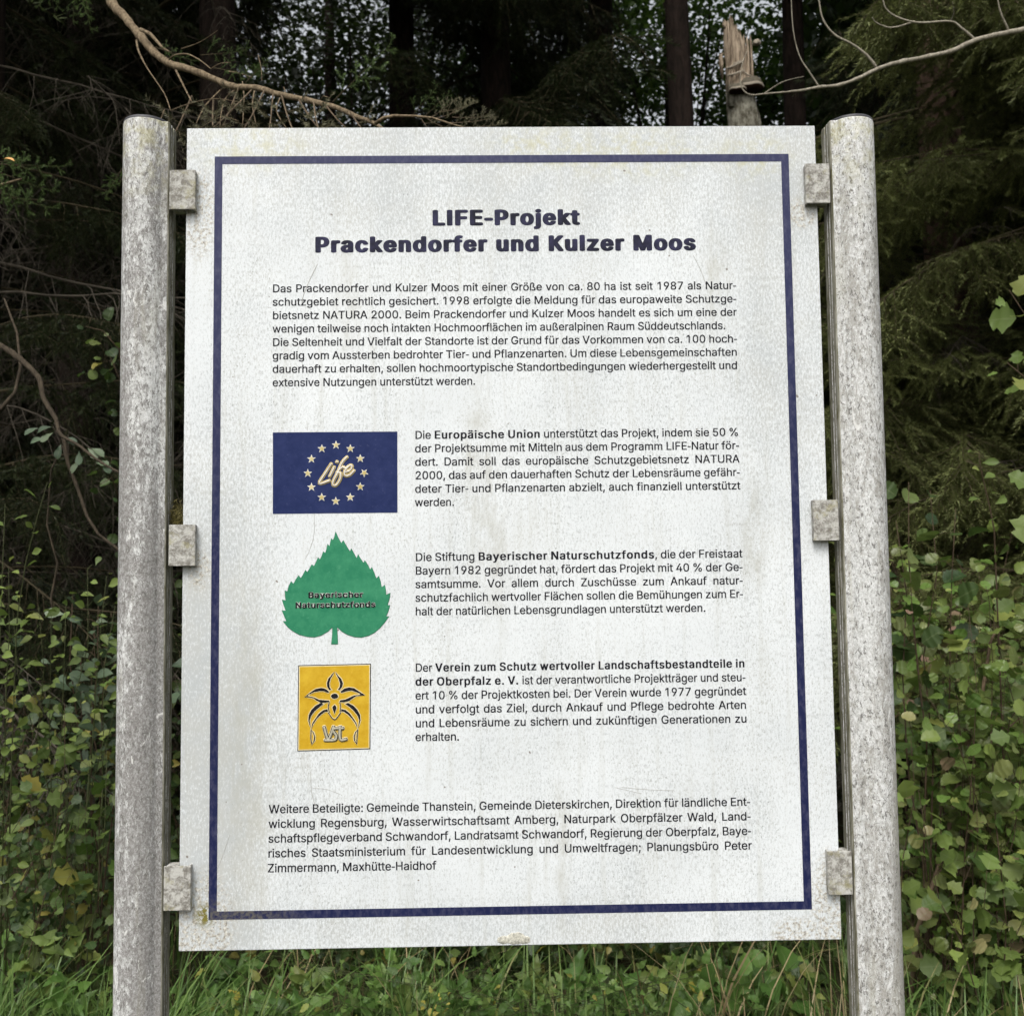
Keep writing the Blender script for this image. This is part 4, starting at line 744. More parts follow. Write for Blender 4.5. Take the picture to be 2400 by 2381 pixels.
def rotm(yv, zv):
    """matrix whose local Y points along yv and local Z close to zv (numpy batch)"""
    y = yv/np.linalg.norm(yv, axis=1, keepdims=True)
    x = np.cross(y, zv); x /= np.maximum(np.linalg.norm(x, axis=1, keepdims=True), 1e-6); z = np.cross(x, y)
    return np.stack([x, y, z], axis=2)
BX = None
def hidden(px, py):
    return 435 < px < 1960 and 300 < py < 2215
def shrub(name, label, cat, base, stems, kind, mat, size, nleaf, stem_mat, spread=.10, stem_r=.0026, obj_max=290, extra=0, group=None, lean=(0, -.75, .65), twig=True, minpx=6, extra_mat=None, leaf_from=.25, box=None, seed=1):
    """a plant: stems are world paths; leaves grow along them on short twigs. The leaves that show largest are parts, the rest one part."""
    r = np.random.default_rng(seed)
    root = empty(name, base, label, cat, group)
    mb = MB(); P = []; T = []
    tot = sum(sum((Vector(s[i+1])-Vector(s[i])).length for i in range(len(s)-1)) for s in stems)
    for s in stems:
        s = [Vector(q) for q in s]; L = sum((s[i+1]-s[i]).length for i in range(len(s)-1))
        rr = [stem_r*(1-.75*i/(len(s)-1)) for i in range(len(s))]; mb.tube(s, rr, 5)
        n = max(2, int(nleaf*L/tot)); cum = [0]
        for i in range(len(s)-1): cum.append(cum[-1]+(s[i+1]-s[i]).length)
        for k in range(n):
            u = leaf_from+(1-leaf_from)*(k+r.random())/n; d = u*L; i = max(0, min(len(s)-2, int(np.searchsorted(cum, d))-1))
            f_ = (d-cum[i])/max(1e-6, cum[i+1]-cum[i]); p = s[i].lerp(s[i+1], f_); t = (s[i+1]-s[i]).normalized()
            a = 2.4*k+r.uniform(-.5, .5); u_ = t.cross(Vector((0, 0, 1)) if abs(t.z) < .95 else Vector((1, 0, 0))).normalized(); w_ = t.cross(u_)
            o = (u_*math.cos(a)+w_*math.sin(a)); ln = spread*r.uniform(.15, 1.)**1.0
            q = p+o*ln+Vector((0, 0, -.15*ln))+t*ln*.4
            if twig and ln > .02 and r.random() < .5: mb.tube([p, p.lerp(q, .5)+Vector((0, 0, .01)), q], [stem_r*.3, stem_r*.22, stem_r*.12], 3, False)
            P.append(q); T.append(o*.8+t*.5+Vector((r.uniform(-.3, .3), r.uniform(-.6, .2), r.uniform(-.55, .25))))
    mb.build('stem', stem_mat, root)
    P = np.array([tuple(p) for p in P]); T = np.array([tuple(t) for t in T]); N = len(P)
    Zv = np.array(lean)[None, :]+r.normal(0, .5, (N, 3)); Mx = rotm(T, Zv)
    S = size*r.uniform(.38, 1.28, N); Mx = Mx*S[:, None, None]
    sc = []
    for i in range(N):
        px, py, z = proj(P[i]); vis = (-40 < px < 2440 and -40 < py < 2430 and not hidden(px, py))
        sc.append((2400*S[i]/max(z, .1) if vis else 0))
    order = sorted(range(N), key=lambda i: -sc[i]); single = [i for i in order[:obj_max] if sc[i] >= minpx]; rest = [i for i in range(N) if i not in set(single)]
    nk = len(SH[kind]); bl = Vector(base)
    for i in single:
        o = bpy.data.objects.new('leaf', leaf_me(kind, int(r.integers(nk)), mat)); COL.objects.link(o); o.parent = root
        m3 = Mx[i]; q = P[i]-np.array(base); o.matrix_basis = Matrix(((m3[0][0], m3[0][1], m3[0][2], q[0]), (m3[1][0], m3[1][1], m3[1][2], q[1]), (m3[2][0], m3[2][1], m3[2][2], q[2]), (0, 0, 0, 1)))
    if rest:
        V, F, A = SH[kind][0]; me = instance_merge('foliage', V, F, Mx[rest], P[rest]-np.array(base), r.random(len(rest)), A); o = link('foliage', me, root, extra_mat or mat); o['kind'] = 'stuff'
    return root
def px_path(pts, Ya, Yb):
    n = len(pts); return [at(x, y, Ya+(Yb-Ya)*i/(n-1)) for i, (x, y) in enumerate(pts)]
def arch(b, tip, h=.15, n=6, jit=.02, seed=0):
    r = random.Random(seed); b = Vector(b); tip = Vector(tip); out = []
    for i in range(n+1):
        t = i/n; p = b.lerp(tip, t)+Vector((0, 0, h*math.sin(math.pi*t)))
        if 0 < i < n: p += Vector((r.uniform(-jit, jit), r.uniform(-jit, jit), r.uniform(-jit, jit)))
        out.append(p)
    return out
def gp(px, Y): 
    """foot on the ground below pixel column px at depth Y"""
    p = at(px, 1800, Y); return Vector((p.x, p.y, gz(p.x, p.y)))
def fan(px0, px1, py0, py1, Y0, Y1, n, bases, seed, h=.1, jit=.03):
    r = random.Random(seed); out = []
    for k in range(n):
        Y = r.uniform(Y0, Y1); tip = at(r.uniform(px0, px1), r.uniform(py0, py1), Y); b = r.choice(bases)
        b = b+Vector((r.uniform(-.15, .15), r.uniform(-.1, .1), 0)); out.append(arch(b, tip, h*r.uniform(-.3, 1), 6, jit, seed*100+k))
    return out

# ================================================================== spruce parts (shared meshes)
def twig_system(seed, length=1.3, nl=24, ll=.45, droop=.35, needle_len=.017, needle_gap=.0032, needles=True, sub=3, r0=.009, bare=.25, nr=3, wavy=.05, sparse=1.):
    """a spruce branch along +X: side twigs hanging from it; returns wood (verts, faces) and needle triangles"""
    r = random.Random(seed); W_ = MB(); NP = []; ND = []
    def path(p, d, L, n, dr, wv=.12):
        pts = [Vector(p)]; d = d.normalized()
        for i in range(n):
            d = (d+Vector((r.uniform(-wv, wv), r.uniform(-wv, wv), r.uniform(-wv, wv)-dr/n))).normalized(); pts.append(pts[-1]+d*(L/n))
        return pts
    mp = path((0, 0, 0), Vector((1, 0, .15)), length, 10, droop, wavy)
    W_.tube(mp, [r0*(1-.8*i/10) for i in range(11)], 5, False)
    paths = [(mp, .45)]
    for k in range(nl):
        t = .12+.88*(k+r.random()*.8)/nl; f_ = t*10; i = min(9, int(f_)); p = mp[i].lerp(mp[i+1], f_-i); ax = (mp[i+1]-mp[i]).normalized()
        s = 1 if k % 2 else -1
        d = (ax*.7+Vector((0, s, 0))*r.uniform(.4, 1.)+Vector((0, 0, -r.uniform(0, .9)*droop*2))); L = ll*(1-.55*t)*r.uniform(.5, 1.15)
        q = path(p, d, L, 6, r.uniform(.3, 1.2)*droop*2, .16); W_.tube(q, [r0*.36*(1-.75*j/6) for j in range(7)], nr, False); paths.append((q, .1))
        for m_ in range(sub):
            j = r.randint(1, 4); ss = r.choice((-1, 1)); ax2 = (q[j+1]-q[j]).normalized(); side = ax2.cross(Vector((0, 0, 1))); side = side.normalized() if side.length > .01 else Vector((0, 1, 0))
            q2 = path(q[j], ax2*.7+side*ss*r.uniform(.5, 1)+Vector((0, 0, -r.uniform(0, .5))), L*r.uniform(.25, .6), 4, r.uniform(.1, .8)*droop, .2); W_.tube(q2, [r0*.18*(1-.6*j2/4) for j2 in range(5)], nr, False); paths.append((q2, 0.))
    tv = []; rn = []
    if needles:
        for q, st in paths:
            L = sum((q[i+1]-q[i]).length for i in range(len(q)-1)); n = int(L*(1-st)/needle_gap*sparse)
            for k in range(n):
                u = st+(1-st)*k/max(1, n); f_ = u*(len(q)-1); i = min(len(q)-2, int(f_)); p = q[i].lerp(q[i+1], f_-i); ax = (q[i+1]-q[i]).normalized()
                a = r.uniform(0, 6.283); e1 = ax.cross(Vector((.1, .2, 1))).normalized(); e2 = ax.cross(e1); o = e1*math.cos(a)+e2*math.sin(a)
                if o.z < -.3: o.z *= .3
                d = (ax*.75+o).normalized()*needle_len*r.uniform(.7, 1.15); w = d.cross(o+ax*.3).normalized()*needle_len*.095
                tv += [p-w, p+w, p+d]; rn += [r.random()]*3
    return W_, tv, rn
BOUGH = {}
M_live = simple('living_twig_bark', (.055, .045, .026), .8, .15, .3, 50); M_deadtw = simple('dead_twig_wood', (.066, .057, .045), .9, .1, .45, 8)
def bough_mesh(key, wood_mat, needle_mat, **kw):
    W_, tv, rn = twig_system(**kw)
    wm = bpy.data.meshes.new('branch'); wm.from_pydata([tuple(v) for v in W_.v], [], W_.f); wm.update(); wm.materials.append(wood_mat)
    nm = None
    if tv:
        V = np.array([tuple(v) for v in tv]); nm = mesh_from('needles', V, np.arange(len(V)).reshape(-1, 3), False, {'rnd': rn}); nm.materials.append(needle_mat)
    BOUGH[key] = (wm, nm)
for s in range(3): bough_mesh('olive%d' % s, M_live, N_olive, seed=10+s, length=1.35, nl=38, ll=.52, droop=.45, sub=6, needle_len=.020, needle_gap=.0024, r0=.007)
for s in range(3): bough_mesh('dark%d' % s, M_live, N_dark, seed=20+s, length=1.7, nl=36, ll=.70, droop=.5, sub=5, needle_len=.034, needle_gap=.0050)
for s in range(4): bough_mesh('dead%d' % s, M_deadtw, None, seed=30+s, length=1.5, nl=22, ll=.62, droop=.55, sub=4, needles=False, r0=.0065, nr=3, wavy=.14)
for s in range(2): bough_mesh('fresh%d' % s, M_live, N_fresh, seed=40+s, length=.42, nl=9, ll=.16, droop=.15, sub=2, needle_len=.017, needle_gap=.0014, r0=.004)
for s in range(2): bough_mesh('dull%d' % s, M_twig, N_dull, seed=44+s, length=.30, nl=8, ll=.13, droop=.55, sub=2, needle_len=.014, needle_gap=.0022, r0=.0028)
GAPS = [(690, 870, 20, 240), (1500, 1905, -60, 300)]
def put_bough(root, key, p, d, s, roll=0.):
    """p world start, d world direction"""
    wm, nm = BOUGH[key]; d = Vector(d).normalized(); L_ = {'o': 1.35, 'd': 1.6}.get(key[0], 1.)*s
    sd = Vector((-d.y, d.x, 0))                          # leave the gaps open where the sky and the snag show
    for u in (.15, .4, .65, .9, 1.1):
        for wv_ in (-.28, 0, .28):
            for dz_ in (0, -.3):
                q = Vector(p)+d*L_*u+sd*wv_*L_*(1.2-u)+Vector((0, 0, dz_*L_*u)); a_, b_, z_ = proj(q)
                if z_ > .1 and any(x0 < a_ < x1 and y0 < b_ < y1 for x0, x1, y0, y1 in GAPS): return None
    y = Vector((0, 0, 1)).cross(d); y = y.normalized() if y.length > .01 else Vector((0, 1, 0)); z = d.cross(y)
    B = Matrix(((d.x, y.x, z.x), (d.y, y.y, z.y), (d.z, y.z, z.z))) @ Matrix.Rotation(roll, 3, 'X') * s
    M4 = B.to_4x4(); M4.translation = Vector(p)-root.location
    o = bpy.data.objects.new('branch', wm); COL.objects.link(o); o.parent = root; o.matrix_basis = M4
    if nm: c = bpy.data.objects.new('needles', nm); COL.objects.link(c); c.parent = o
    return o
def trunk_mb(base, top, r0, r1, n=12, seg=10, wob=.02, seed=0):
    r = random.Random(seed); m = MB(); pts = []; rad = []
    for i in range(seg+1):
        t = i/seg; p = Vector(base).lerp(Vector(top), t)
        if 0 < i < seg: p += Vector((r.uniform(-wob, wob), r.uniform(-wob, wob), 0))
        pts.append(p); rad.append(r0+(r1-r0)*t+(.35*r0*math.exp(-t*30)))
    m.tube(pts, rad, n); return m
def spruce(label, base, H, r0, zones, seed, bark, lean=(0, 0), name='spruce_tree', group=None):
    """zones: list of (z0, z1, count, mesh keys, scale range, azimuth range or None)"""
    r = random.Random(seed); base = Vector(base); root = empty(name, base, label, 'tree', group)
    top = base+Vector((lean[0], lean[1], H)); trunk_mb(base-Vector((0, 0, .05)), top, r0, r0*.12, seed=seed).build('trunk', bark, root)
    for z0, z1, cnt, keys, sc, az in zones:
        for k in range(cnt):
            t = (k+r.random())/cnt; z = z0+(z1-z0)*t; f_ = z/H
            a = 2.4*k+r.uniform(-.4, .4) if az is None else r.uniform(*az)
            s = r.uniform(*sc)*(1-.5*max(0, f_-.3)); rr = r0*(1-.88*f_)
            p = base.lerp(top, f_)+Vector((math.cos(a)*rr*.8, math.sin(a)*rr*.8, 0))
            put_bough(root, r.choice(keys), p, (math.cos(a), math.sin(a), r.uniform(-.35, .15)), s, r.uniform(-.3, .3))
    return root
def gxy(px, Y): q = gp(px, Y); return Vector((q.x, q.y, gz(q.x, q.y)))
OL3 = ['olive0', 'olive1', 'olive2']; DK3 = ['dark0', 'dark1', 'dark2']; DD4 = ['dead0', 'dead1', 'dead2', 'dead3']
# right: spruce with drooping olive boughs
spruce('spruce with low drooping olive-green boughs right of the right-hand post', gxy(2270, 4.3), 15, .17, [(1.0, 5.2, 74, OL3, (1.05, 1.6), (-3.1, .0)), (.6, 3.8, 14, DD4, (.8, 1.2), (-2.6, -.4)), (1.2, 6, 26, DK3, (.9, 1.4), (.0, 3.1)), (6.2, 14, 26, DK3, (1., 1.6), None)], 61, M_bark)
spruce('second olive-green spruce at the right edge, nearer than the first', gxy(2800, 3.2), 13, .14, [(1.1, 5.2, 62, OL3, (.9, 1.35), (1.7, 4.6)), (6, 12, 16, DK3, (1., 1.5), None)], 62, M_bark)
# dark trunks above the board
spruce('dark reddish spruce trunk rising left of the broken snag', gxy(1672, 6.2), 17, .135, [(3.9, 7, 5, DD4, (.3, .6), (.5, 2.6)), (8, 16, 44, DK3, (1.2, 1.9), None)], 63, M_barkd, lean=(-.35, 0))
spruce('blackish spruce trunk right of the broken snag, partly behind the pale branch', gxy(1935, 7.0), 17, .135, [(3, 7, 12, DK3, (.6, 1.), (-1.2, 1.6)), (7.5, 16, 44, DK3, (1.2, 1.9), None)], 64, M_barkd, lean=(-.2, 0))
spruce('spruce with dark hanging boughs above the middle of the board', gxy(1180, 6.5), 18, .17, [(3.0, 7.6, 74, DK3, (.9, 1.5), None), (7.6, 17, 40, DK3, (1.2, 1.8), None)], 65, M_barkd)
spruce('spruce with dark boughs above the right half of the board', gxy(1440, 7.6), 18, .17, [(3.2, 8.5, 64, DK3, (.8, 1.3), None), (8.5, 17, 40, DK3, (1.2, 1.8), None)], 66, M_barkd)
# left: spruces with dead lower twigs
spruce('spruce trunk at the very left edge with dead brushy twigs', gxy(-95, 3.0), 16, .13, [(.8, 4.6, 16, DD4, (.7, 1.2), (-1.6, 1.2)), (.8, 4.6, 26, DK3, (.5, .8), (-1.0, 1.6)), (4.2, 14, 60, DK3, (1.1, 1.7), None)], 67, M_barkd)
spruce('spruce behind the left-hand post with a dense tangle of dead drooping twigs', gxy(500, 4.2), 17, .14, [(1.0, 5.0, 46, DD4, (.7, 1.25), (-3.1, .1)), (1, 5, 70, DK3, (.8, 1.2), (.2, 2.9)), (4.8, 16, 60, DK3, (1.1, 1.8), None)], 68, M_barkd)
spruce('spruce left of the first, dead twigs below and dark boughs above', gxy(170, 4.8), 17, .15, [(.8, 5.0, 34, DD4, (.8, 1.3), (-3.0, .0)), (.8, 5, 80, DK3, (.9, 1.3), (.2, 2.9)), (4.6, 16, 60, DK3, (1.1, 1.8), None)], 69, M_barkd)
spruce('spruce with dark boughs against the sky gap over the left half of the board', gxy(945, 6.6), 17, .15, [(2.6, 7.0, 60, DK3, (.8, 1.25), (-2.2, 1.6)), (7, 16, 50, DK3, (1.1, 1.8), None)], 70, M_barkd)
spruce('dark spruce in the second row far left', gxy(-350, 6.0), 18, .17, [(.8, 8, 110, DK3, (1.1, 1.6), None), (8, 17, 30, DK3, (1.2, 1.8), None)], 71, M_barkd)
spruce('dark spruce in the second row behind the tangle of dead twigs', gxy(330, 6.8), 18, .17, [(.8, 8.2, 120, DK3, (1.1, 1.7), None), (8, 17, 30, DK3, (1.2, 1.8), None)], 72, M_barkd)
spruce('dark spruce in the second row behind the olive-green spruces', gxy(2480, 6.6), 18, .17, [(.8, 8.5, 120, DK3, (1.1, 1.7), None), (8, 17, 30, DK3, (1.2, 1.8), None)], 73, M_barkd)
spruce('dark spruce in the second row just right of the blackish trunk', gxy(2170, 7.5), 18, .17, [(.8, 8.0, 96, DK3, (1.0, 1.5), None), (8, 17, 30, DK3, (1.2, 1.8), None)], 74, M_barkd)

# near hanging branches: the arching spruce limb over the upper left of the board
root = empty('spruce_branch', at(256, -400, 1.35), 'arching bare spruce limb with needled sprays over the upper left of the board', 'branch')
P0 = [(170, -420), (215, -180), (256, -9), (289, 37), (321, 75), (354, 116), (396, 149), (442, 163), (494, 182), (545, 203), (601, 207), (652, 221), (717, 235), (792, 254), (838, 275), (880, 291), (930, 330)]
lp = px_path(P0, 1.35, .42)
m = MB(); m.limb(lp, [.014, .0135, .0125, .0120, .0112, .0104, .0098, .0090, .0082, .0076, .0070, .0066, .0060, .0055, .0050, .0042, .0028], 10, seed=5)
m.build('limb', M_brbark, root)
m = MB()
fork = px_path([(880, 290), (899, 277), (924, 272), (974, 273), (1015, 277), (1060, 292), (1110, 305)], .45, .36); m.tube(fork, [.004, .0035, .003, .0026, .0022, .0018, .0012], 6)
m.build('twig', M_brbark, root); m = MB(); m.tube(px_path([(330, 70), (352, 80), (380, 112), (400, 125)], 1.05, 1.0), [.0055, .005, .004, .003], 6); m.build('twig', M_brbark, root)
for pts, w_ in (([(396, 140), (410, 130), (440, 128), (470, 143), (494, 162)], .0026), ([(494, 162), (515, 150), (540, 147)], .0016), ([(425, 115), (468, 100), (510, 72)], .0018), ([(530, 168), (560, 172), (590, 182)], .002),
              ([(545, 196), (520, 210), (480, 250), (460, 290)], .0026), ([(560, 205), (530, 230), (518, 270), (515, 310)], .0026), ([(568, 192), (572, 230), (568, 300)], .002), ([(597, 210), (592, 250), (605, 310)], .0025), ([(400, 260), (440, 245), (500, 232), (560, 240)], .0016),
              ([(385, 258), (375, 285), (370, 300)], .0012), ([(440, 320), (470, 300), (520, 275), (560, 285)], .002), ([(660, 222), (648, 260), (672, 302)], .0022), ([(750, 238), (758, 226), (770, 230)], .0016), ([(320, 95), (325, 120), (345, 160), (385, 220), (400, 260)], .003), ([(412, 165), (432, 205), (450, 240)], .0035),
              ([(605, 130), (612, 160), (614, 190)], .0014), ([(665, 205), (668, 218), (652, 226)], .0014)):
    m = MB(); m.limb(px_path(pts, .9, .8), [w_*(1-.6*i/(len(pts)-1)) for i in range(len(pts))], 4, 4); m.build('twig', M_brbark, root)
r = random.Random(9)
def spray(px, py, Y, ang, s, key):
    """needled spray starting at a photo point, heading ang (0 = right, pi/2 = down in the picture)"""
    d = RT*math.cos(ang)-UP*math.sin(ang)+FW*r.uniform(-.5, .2)
    wm, nm = BOUGH[key]; d = d.normalized(); y = (FW.cross(d)).normalized(); z = d.cross(y)
    B = Matrix(((d.x, y.x, z.x), (d.y, y.y, z.y), (d.z, y.z, z.z)))*s; M4 = B.to_4x4(); M4.translation = at(px, py, Y)-root.location
    o = bpy.data.objects.new('spray', wm); COL.objects.link(o); o.parent = root; o.matrix_basis = M4
    c = bpy.data.objects.new('needles', nm); COL.objects.link(c); c.parent = o
for (px, py, Y, an, s, key) in ((360, 110, 1.0, .3, .28, 'fresh0'), (470, 130, .9, 0, .30, 'fresh1'), (500, 160, .85, .2, .28, 'fresh0'), (575, 195, .8, -.9, .22, 'fresh1'), (780, 240, .55, -.7, .42, 'fresh0'), (965, 272, .42, -.8, .18, 'fresh1'), (995, 274, .42, -.9, .18, 'fresh0'),
      (620, 212, .72, 1.9, .8, 'dull0'), (660, 225, .68, 1.3, .8, 'dull1'), (700, 235, .62, 1.0, .8, 'dull0'), (735, 240, .6, 1.4, .7, 'dull1'), (765, 250, .58, .9, .7, 'dull0'), (820, 262, .52, 1.0, .6, 'dull1'), (590, 212, .75, 2.3, .8, 'dull1'), (560, 205, .78, 2.0, .8, 'dull0'), (640, 222, .7, 1.6, .7, 'dull0'),
      (1010, 275, .40, -.4, .22, 'dull0'), (1020, 278, .40, -.05, .36, 'dull1'), (1050, 288, .38, .05, .36, 'dull0'), (985, 275, .42, 1.0, .3, 'dull1'), (1090, 298, .37, .1, .3, 'dull1'), (1000, 278, .41, .5, .34, 'dull0'), (1060, 275, .4, .15, .32, 'dull0'), (1035, 262, .4, -.1, .26, 'dull1'), (500, 235, .95, 1.5, .9, 'dull1'), (450, 225, 1., 1.9, .9, 'dull0')):
    spray(px, py, Y, an, s, key)
# green spruce tips: top left corner and left edge
root = empty('spruce_branch', at(-250, 520, 1.1), 'fresh green spruce branch tips with one orange leaf on them at the left edge', 'branch')
m = MB(); m.tube(px_path([(-250, 520), (-120, 470), (-20, 440), (50, 420)], 1.1, .9), [.007, .006, .004, .002], 6); m.build('limb', M_brbark, root)
for (px, py, Y, an, s, key) in ((-25, 385, .95, -.05, .44, 'fresh0'), (-30, 395, .97, .35, .42, 'fresh1'), (-40, 440, .97, .25, .46, 'fresh0'), (-20, 380, .92, .1, .26, 'fresh1'), (-45, 430, .97, .4, .36, 'fresh1'), (-30, 400, .9, .6, .25, 'fresh0')): spray(px, py, Y, an, s, key)
o = bpy.data.objects.new('leaf', leaf_me('obovate', 1, simple('orange_dead_leaf', (.55, .30, .10), .6))); COL.objects.link(o); o.parent = root
Mx = rotm(np.array([tuple(RT+UP*.2)]), np.array([tuple(UP-FW*.6)]))[0]*.03; q = at(2, 374, .86)-root.location; o.matrix_basis = Matrix([list(Mx[k])+[q[k]] for k in range(3)]+[[0, 0, 0, 1]])
root = empty('spruce_branch', at(120, -200, .9), 'fresh green spruce tips hanging into the top left corner', 'branch')
m = MB(); m.tube(px_path([(120, -250), (160, -120), (185, -20)], .95, .9), [.005, .004, .002], 6); m.build('limb', M_brbark, root)
for (px, py, Y, an, s, key) in ((180, -50, .9, 1.2, .26, 'fresh0'), (192, -50, .92, 1.45, .30, 'fresh1'), (85, -60, .9, 1.3, .24, 'fresh0'), (175, -40, .88, 1.7, .22, 'fresh1'), (90, -60, .9, 1.0, .22, 'fresh0')): spray(px, py, Y, an, s, key)
root = empty('spruce_branch', at(300, 330, 1.5), 'small green spruce spray left of the left-hand post near its top', 'branch')
for (px, py, Y, an, s, key) in ((290, 390, 1.3, 1.9, .26, 'fresh0'), (300, 400, 1.3, 2.2, .24, 'fresh1')): spray(px, py, Y, an, s, key)
# pale bare branch over the upper right
root = empty('pale_branch', at(2520, 60, 1.9), 'thin pale bare branch with forked twigs reaching across above the right-hand post', 'branch')
m = MB(); m.limb(px_path([(2560, 40), (2400, 70), (2352, 79), (2287, 95), (2227, 121), (2166, 135), (2105, 147), (2059, 161), (2012, 184), (1966, 200), (1919, 205), (1882, 212), (1835, 217), (1789, 221), (1761, 223), (1742, 212), (1735, 186), (1740, 149), (1751, 121)], 1.8, 1.8),
      [.0105, .0092, .0090, .0084, .0078, .0074, .0072, .0070, .0062, .0056, .0050, .0042, .0032, .0027, .0024, .0022, .0020, .0017, .0012], 8); m.build('limb', M_palebark, root)
for pts, w_ in (([(2054, 158), (2031, 130), (1998, 105), (1956, 82), (1929, 47), (1919, 0), (1912, -60)], .0050), ([(2285, 93), (2255, 68), (2227, 51), (2152, 54), (2101, 40), (2078, 23), (2069, 0), (2060, -50)], .0042), ([(2143, 51), (2110, 62), (2082, 65), (2054, 54), (2044, 41)], .0034),
                ([(2364, 72), (2348, 37), (2338, 0), (2330, -50)], .0042), ([(1919, 203), (1896, 168), (1873, 130), (1859, 70), (1854, -10)], .0030), ([(1789, 221), (1830, 195), (1860, 185), (1885, 180)], .0018), ([(2227, 51), (2236, 30), (2232, 5)], .0016)):
    m = MB(); m.limb(px_path(pts, 1.8, 1.75), [w_*(1-.6*i/(len(pts)-1)) for i in range(len(pts))], 6); m.build('twig', M_palebark, root)

# ================================================================== broken snag with bracket fungi
sn = gxy(1752, 5.6); root = empty('snag', sn, 'broken grey tree stump with a splintered pale top and bracket fungi, between two dark trunks', 'tree stump')
topc = at(1732, 190, 5.6); a0 = at(1750, 330, 5.6)
M = NT('rotten_snag_wood'); v = M.obj(); z = M.n('ShaderNodeSeparateXYZ'); M.l(v, z.inputs[0])
w_ = M.noise(M.scale(v, 1, 1, .10), 55, 5, .7); c1 = M.mix(M.rng(w_, .38, .62), (.16, .12, .085), (.58, .47, .35))
bk = M.noise(M.scale(v, 1, 1, .5), 26, 5, .75); c2 = M.mix(M.rng(bk, .4, .62), (.10, .09, .065), (.34, .33, .27))
c = M.mix(M.rng(M.math('ADD', z.outputs[2], M.math('MULTIPLY', M.noise(v, 12, 3), .2)), topc.z+.02-.05, topc.z+.12-.05), c2, c1)
M_snag = M.bsdf(c, .95, .1, M.math('ADD', w_, bk), .9, .015)
n = 30; rows = []; r = random.Random(3); zt = at(1717, 45, 5.6).z
cx = lambda z_: a0.x+(topc.x-a0.x)*(z_-a0.z)/(topc.z-a0.z); cy = 5.6
prof = [zt-at(0, 0, 5.6).z]
Vv = []; Ff = []
zr = [gz(sn.x, sn.y)-.05, .6, 1.6, 2.6, a0.z, a0.z+.15, a0.z+.28, topc.z-.05, topc.z+.05, topc.z+.14, topc.z+.24, zt]
px2r = lambda w: w/2400*(5.6+1.5857)
for k, z_ in enumerate(zr):
    for i in range(n):
        an = 2*math.pi*i/n; f = math.cos(an)     # -1 left .. +1 right
        R0 = px2r(38) if z_ < a0.z+.2 else px2r(36)-(z_-a0.z-.2)*.06
        rr = R0*(1+.04*math.sin(5*an+k)+.05*r.uniform(-1, 1))
        zz = z_
        lim = at(0, 58 if f < -.75 else 66 if f < -.1 else 72 if f < .35 else 84 if f < .7 else 100, 5.6).z+.02*math.sin(i*2.7)+r.uniform(-.015, .015)
        if k >= 8: zz = min(z_, lim); rr *= (1 if k < 11 else .93)
        Vv.append((cx(zz)+rr*math.cos(an), cy+rr*math.sin(an)*.9, zz))
for k in range(len(zr)-1):
    for i in range(n): Ff.append((k*n+i, k*n+(i+1) % n, (k+1)*n+(i+1) % n, (k+1)*n+i))
Vv.append((cx(topc.z), cy, topc.z+.0)); c0 = len(Vv)-1
for i in range(n): Ff.append(((len(zr)-1)*n+i, (len(zr)-1)*n+(i+1) % n, c0))
o = link('trunk', mesh_from('trunk', Vv, Ff, False), root, M_snag); local(o, root)
m = MB()                                              # splinters standing up from the break
for k in range(8):
    px = 1703+k*(4.2 if k < 4 else 8)+r.uniform(-1, 1); top_ = {0: 62, 1: 48, 2: 36, 3: 40}.get(k, 64+r.uniform(0, 12)+k*2); Y = 5.6-.07+.05*r.random()
    m.tube([at(px+6, 250, Y), at(px+3, 150, Y-.01), at(px, top_+12, Y), at(px-1, top_, Y)], [.013, .012, .009, .002], 5)
m.tube([at(1693, 185, 5.58), at(1690, 150, 5.56), at(1689, 130, 5.56), at(1695, 125, 5.57)], [.008, .018, .014, .004], 6)
m.tube([at(1705, 70, 5.58), at(1697, 58, 5.57), at(1700, 50, 5.58)], [.014, .018, .006], 6)
m.build('splinter', M_snag, root)
M_fun = simple('grey_bracket_fungus', (.135, .12, .09), .8, .15, .35, 40); M_funw = simple('pale_fungus_rim', (.40, .35, .28), .8, .15, .2, 60); M_fund = simple('dark_fungus_underside', (.035, .02, .013), .9, .05, .2, 60)
def fungus(px, py, Y, rx, h, mats, lab):
    c = at(px, py, Y); w = px2r(rx); hh = px2r(h); mb = MB(); V = []; F = []; n = 28
    lay = [(.55, 1.0), (.80, .85), (.84, .66), (.95, .56), (.91, .46), (1.02, .36), (.99, .22), (.80, .05), (.3, .0)]
    for a, b in lay:
        for i in range(n): an = 2*math.pi*i/n; V.append((c.x+w*a*math.cos(an)*(1+.03*math.sin(3*an)), c.y+w*a*.8*math.sin(an), c.z+hh*b+.004*math.sin(4*an)))
    for k in range(len(lay)-1):
        for i in range(n): F.append((k*n+i, (k+1)*n+i, (k+1)*n+(i+1) % n, k*n+(i+1) % n))
    F.append(tuple(range(n))); F.append(tuple(range(len(V)-1, len(V)-n-1, -1)))
    me = bpy.data.meshes.new('bracket_fungus'); me.from_pydata(V, [], F); me.update()
    bm = bmesh.new(); bm.from_mesh(me); bmesh.ops.recalc_face_normals(bm, faces=bm.faces[:]); bm.to_mesh(me); bm.free()
    for mm in mats: me.materials.append(mm)
    for p in me.polygons:
        k = min(v for v in p.vertices)//n; p.use_smooth = True; p.material_index = 0 if k < 4 else (1 if k < 6 else 2)
        if len(p.vertices) > 4: p.material_index = 0 if p.center.z > c.z+hh*.5 else 2
    o = link('bracket_fungus', me, root); local(o, root); o['label'] = lab
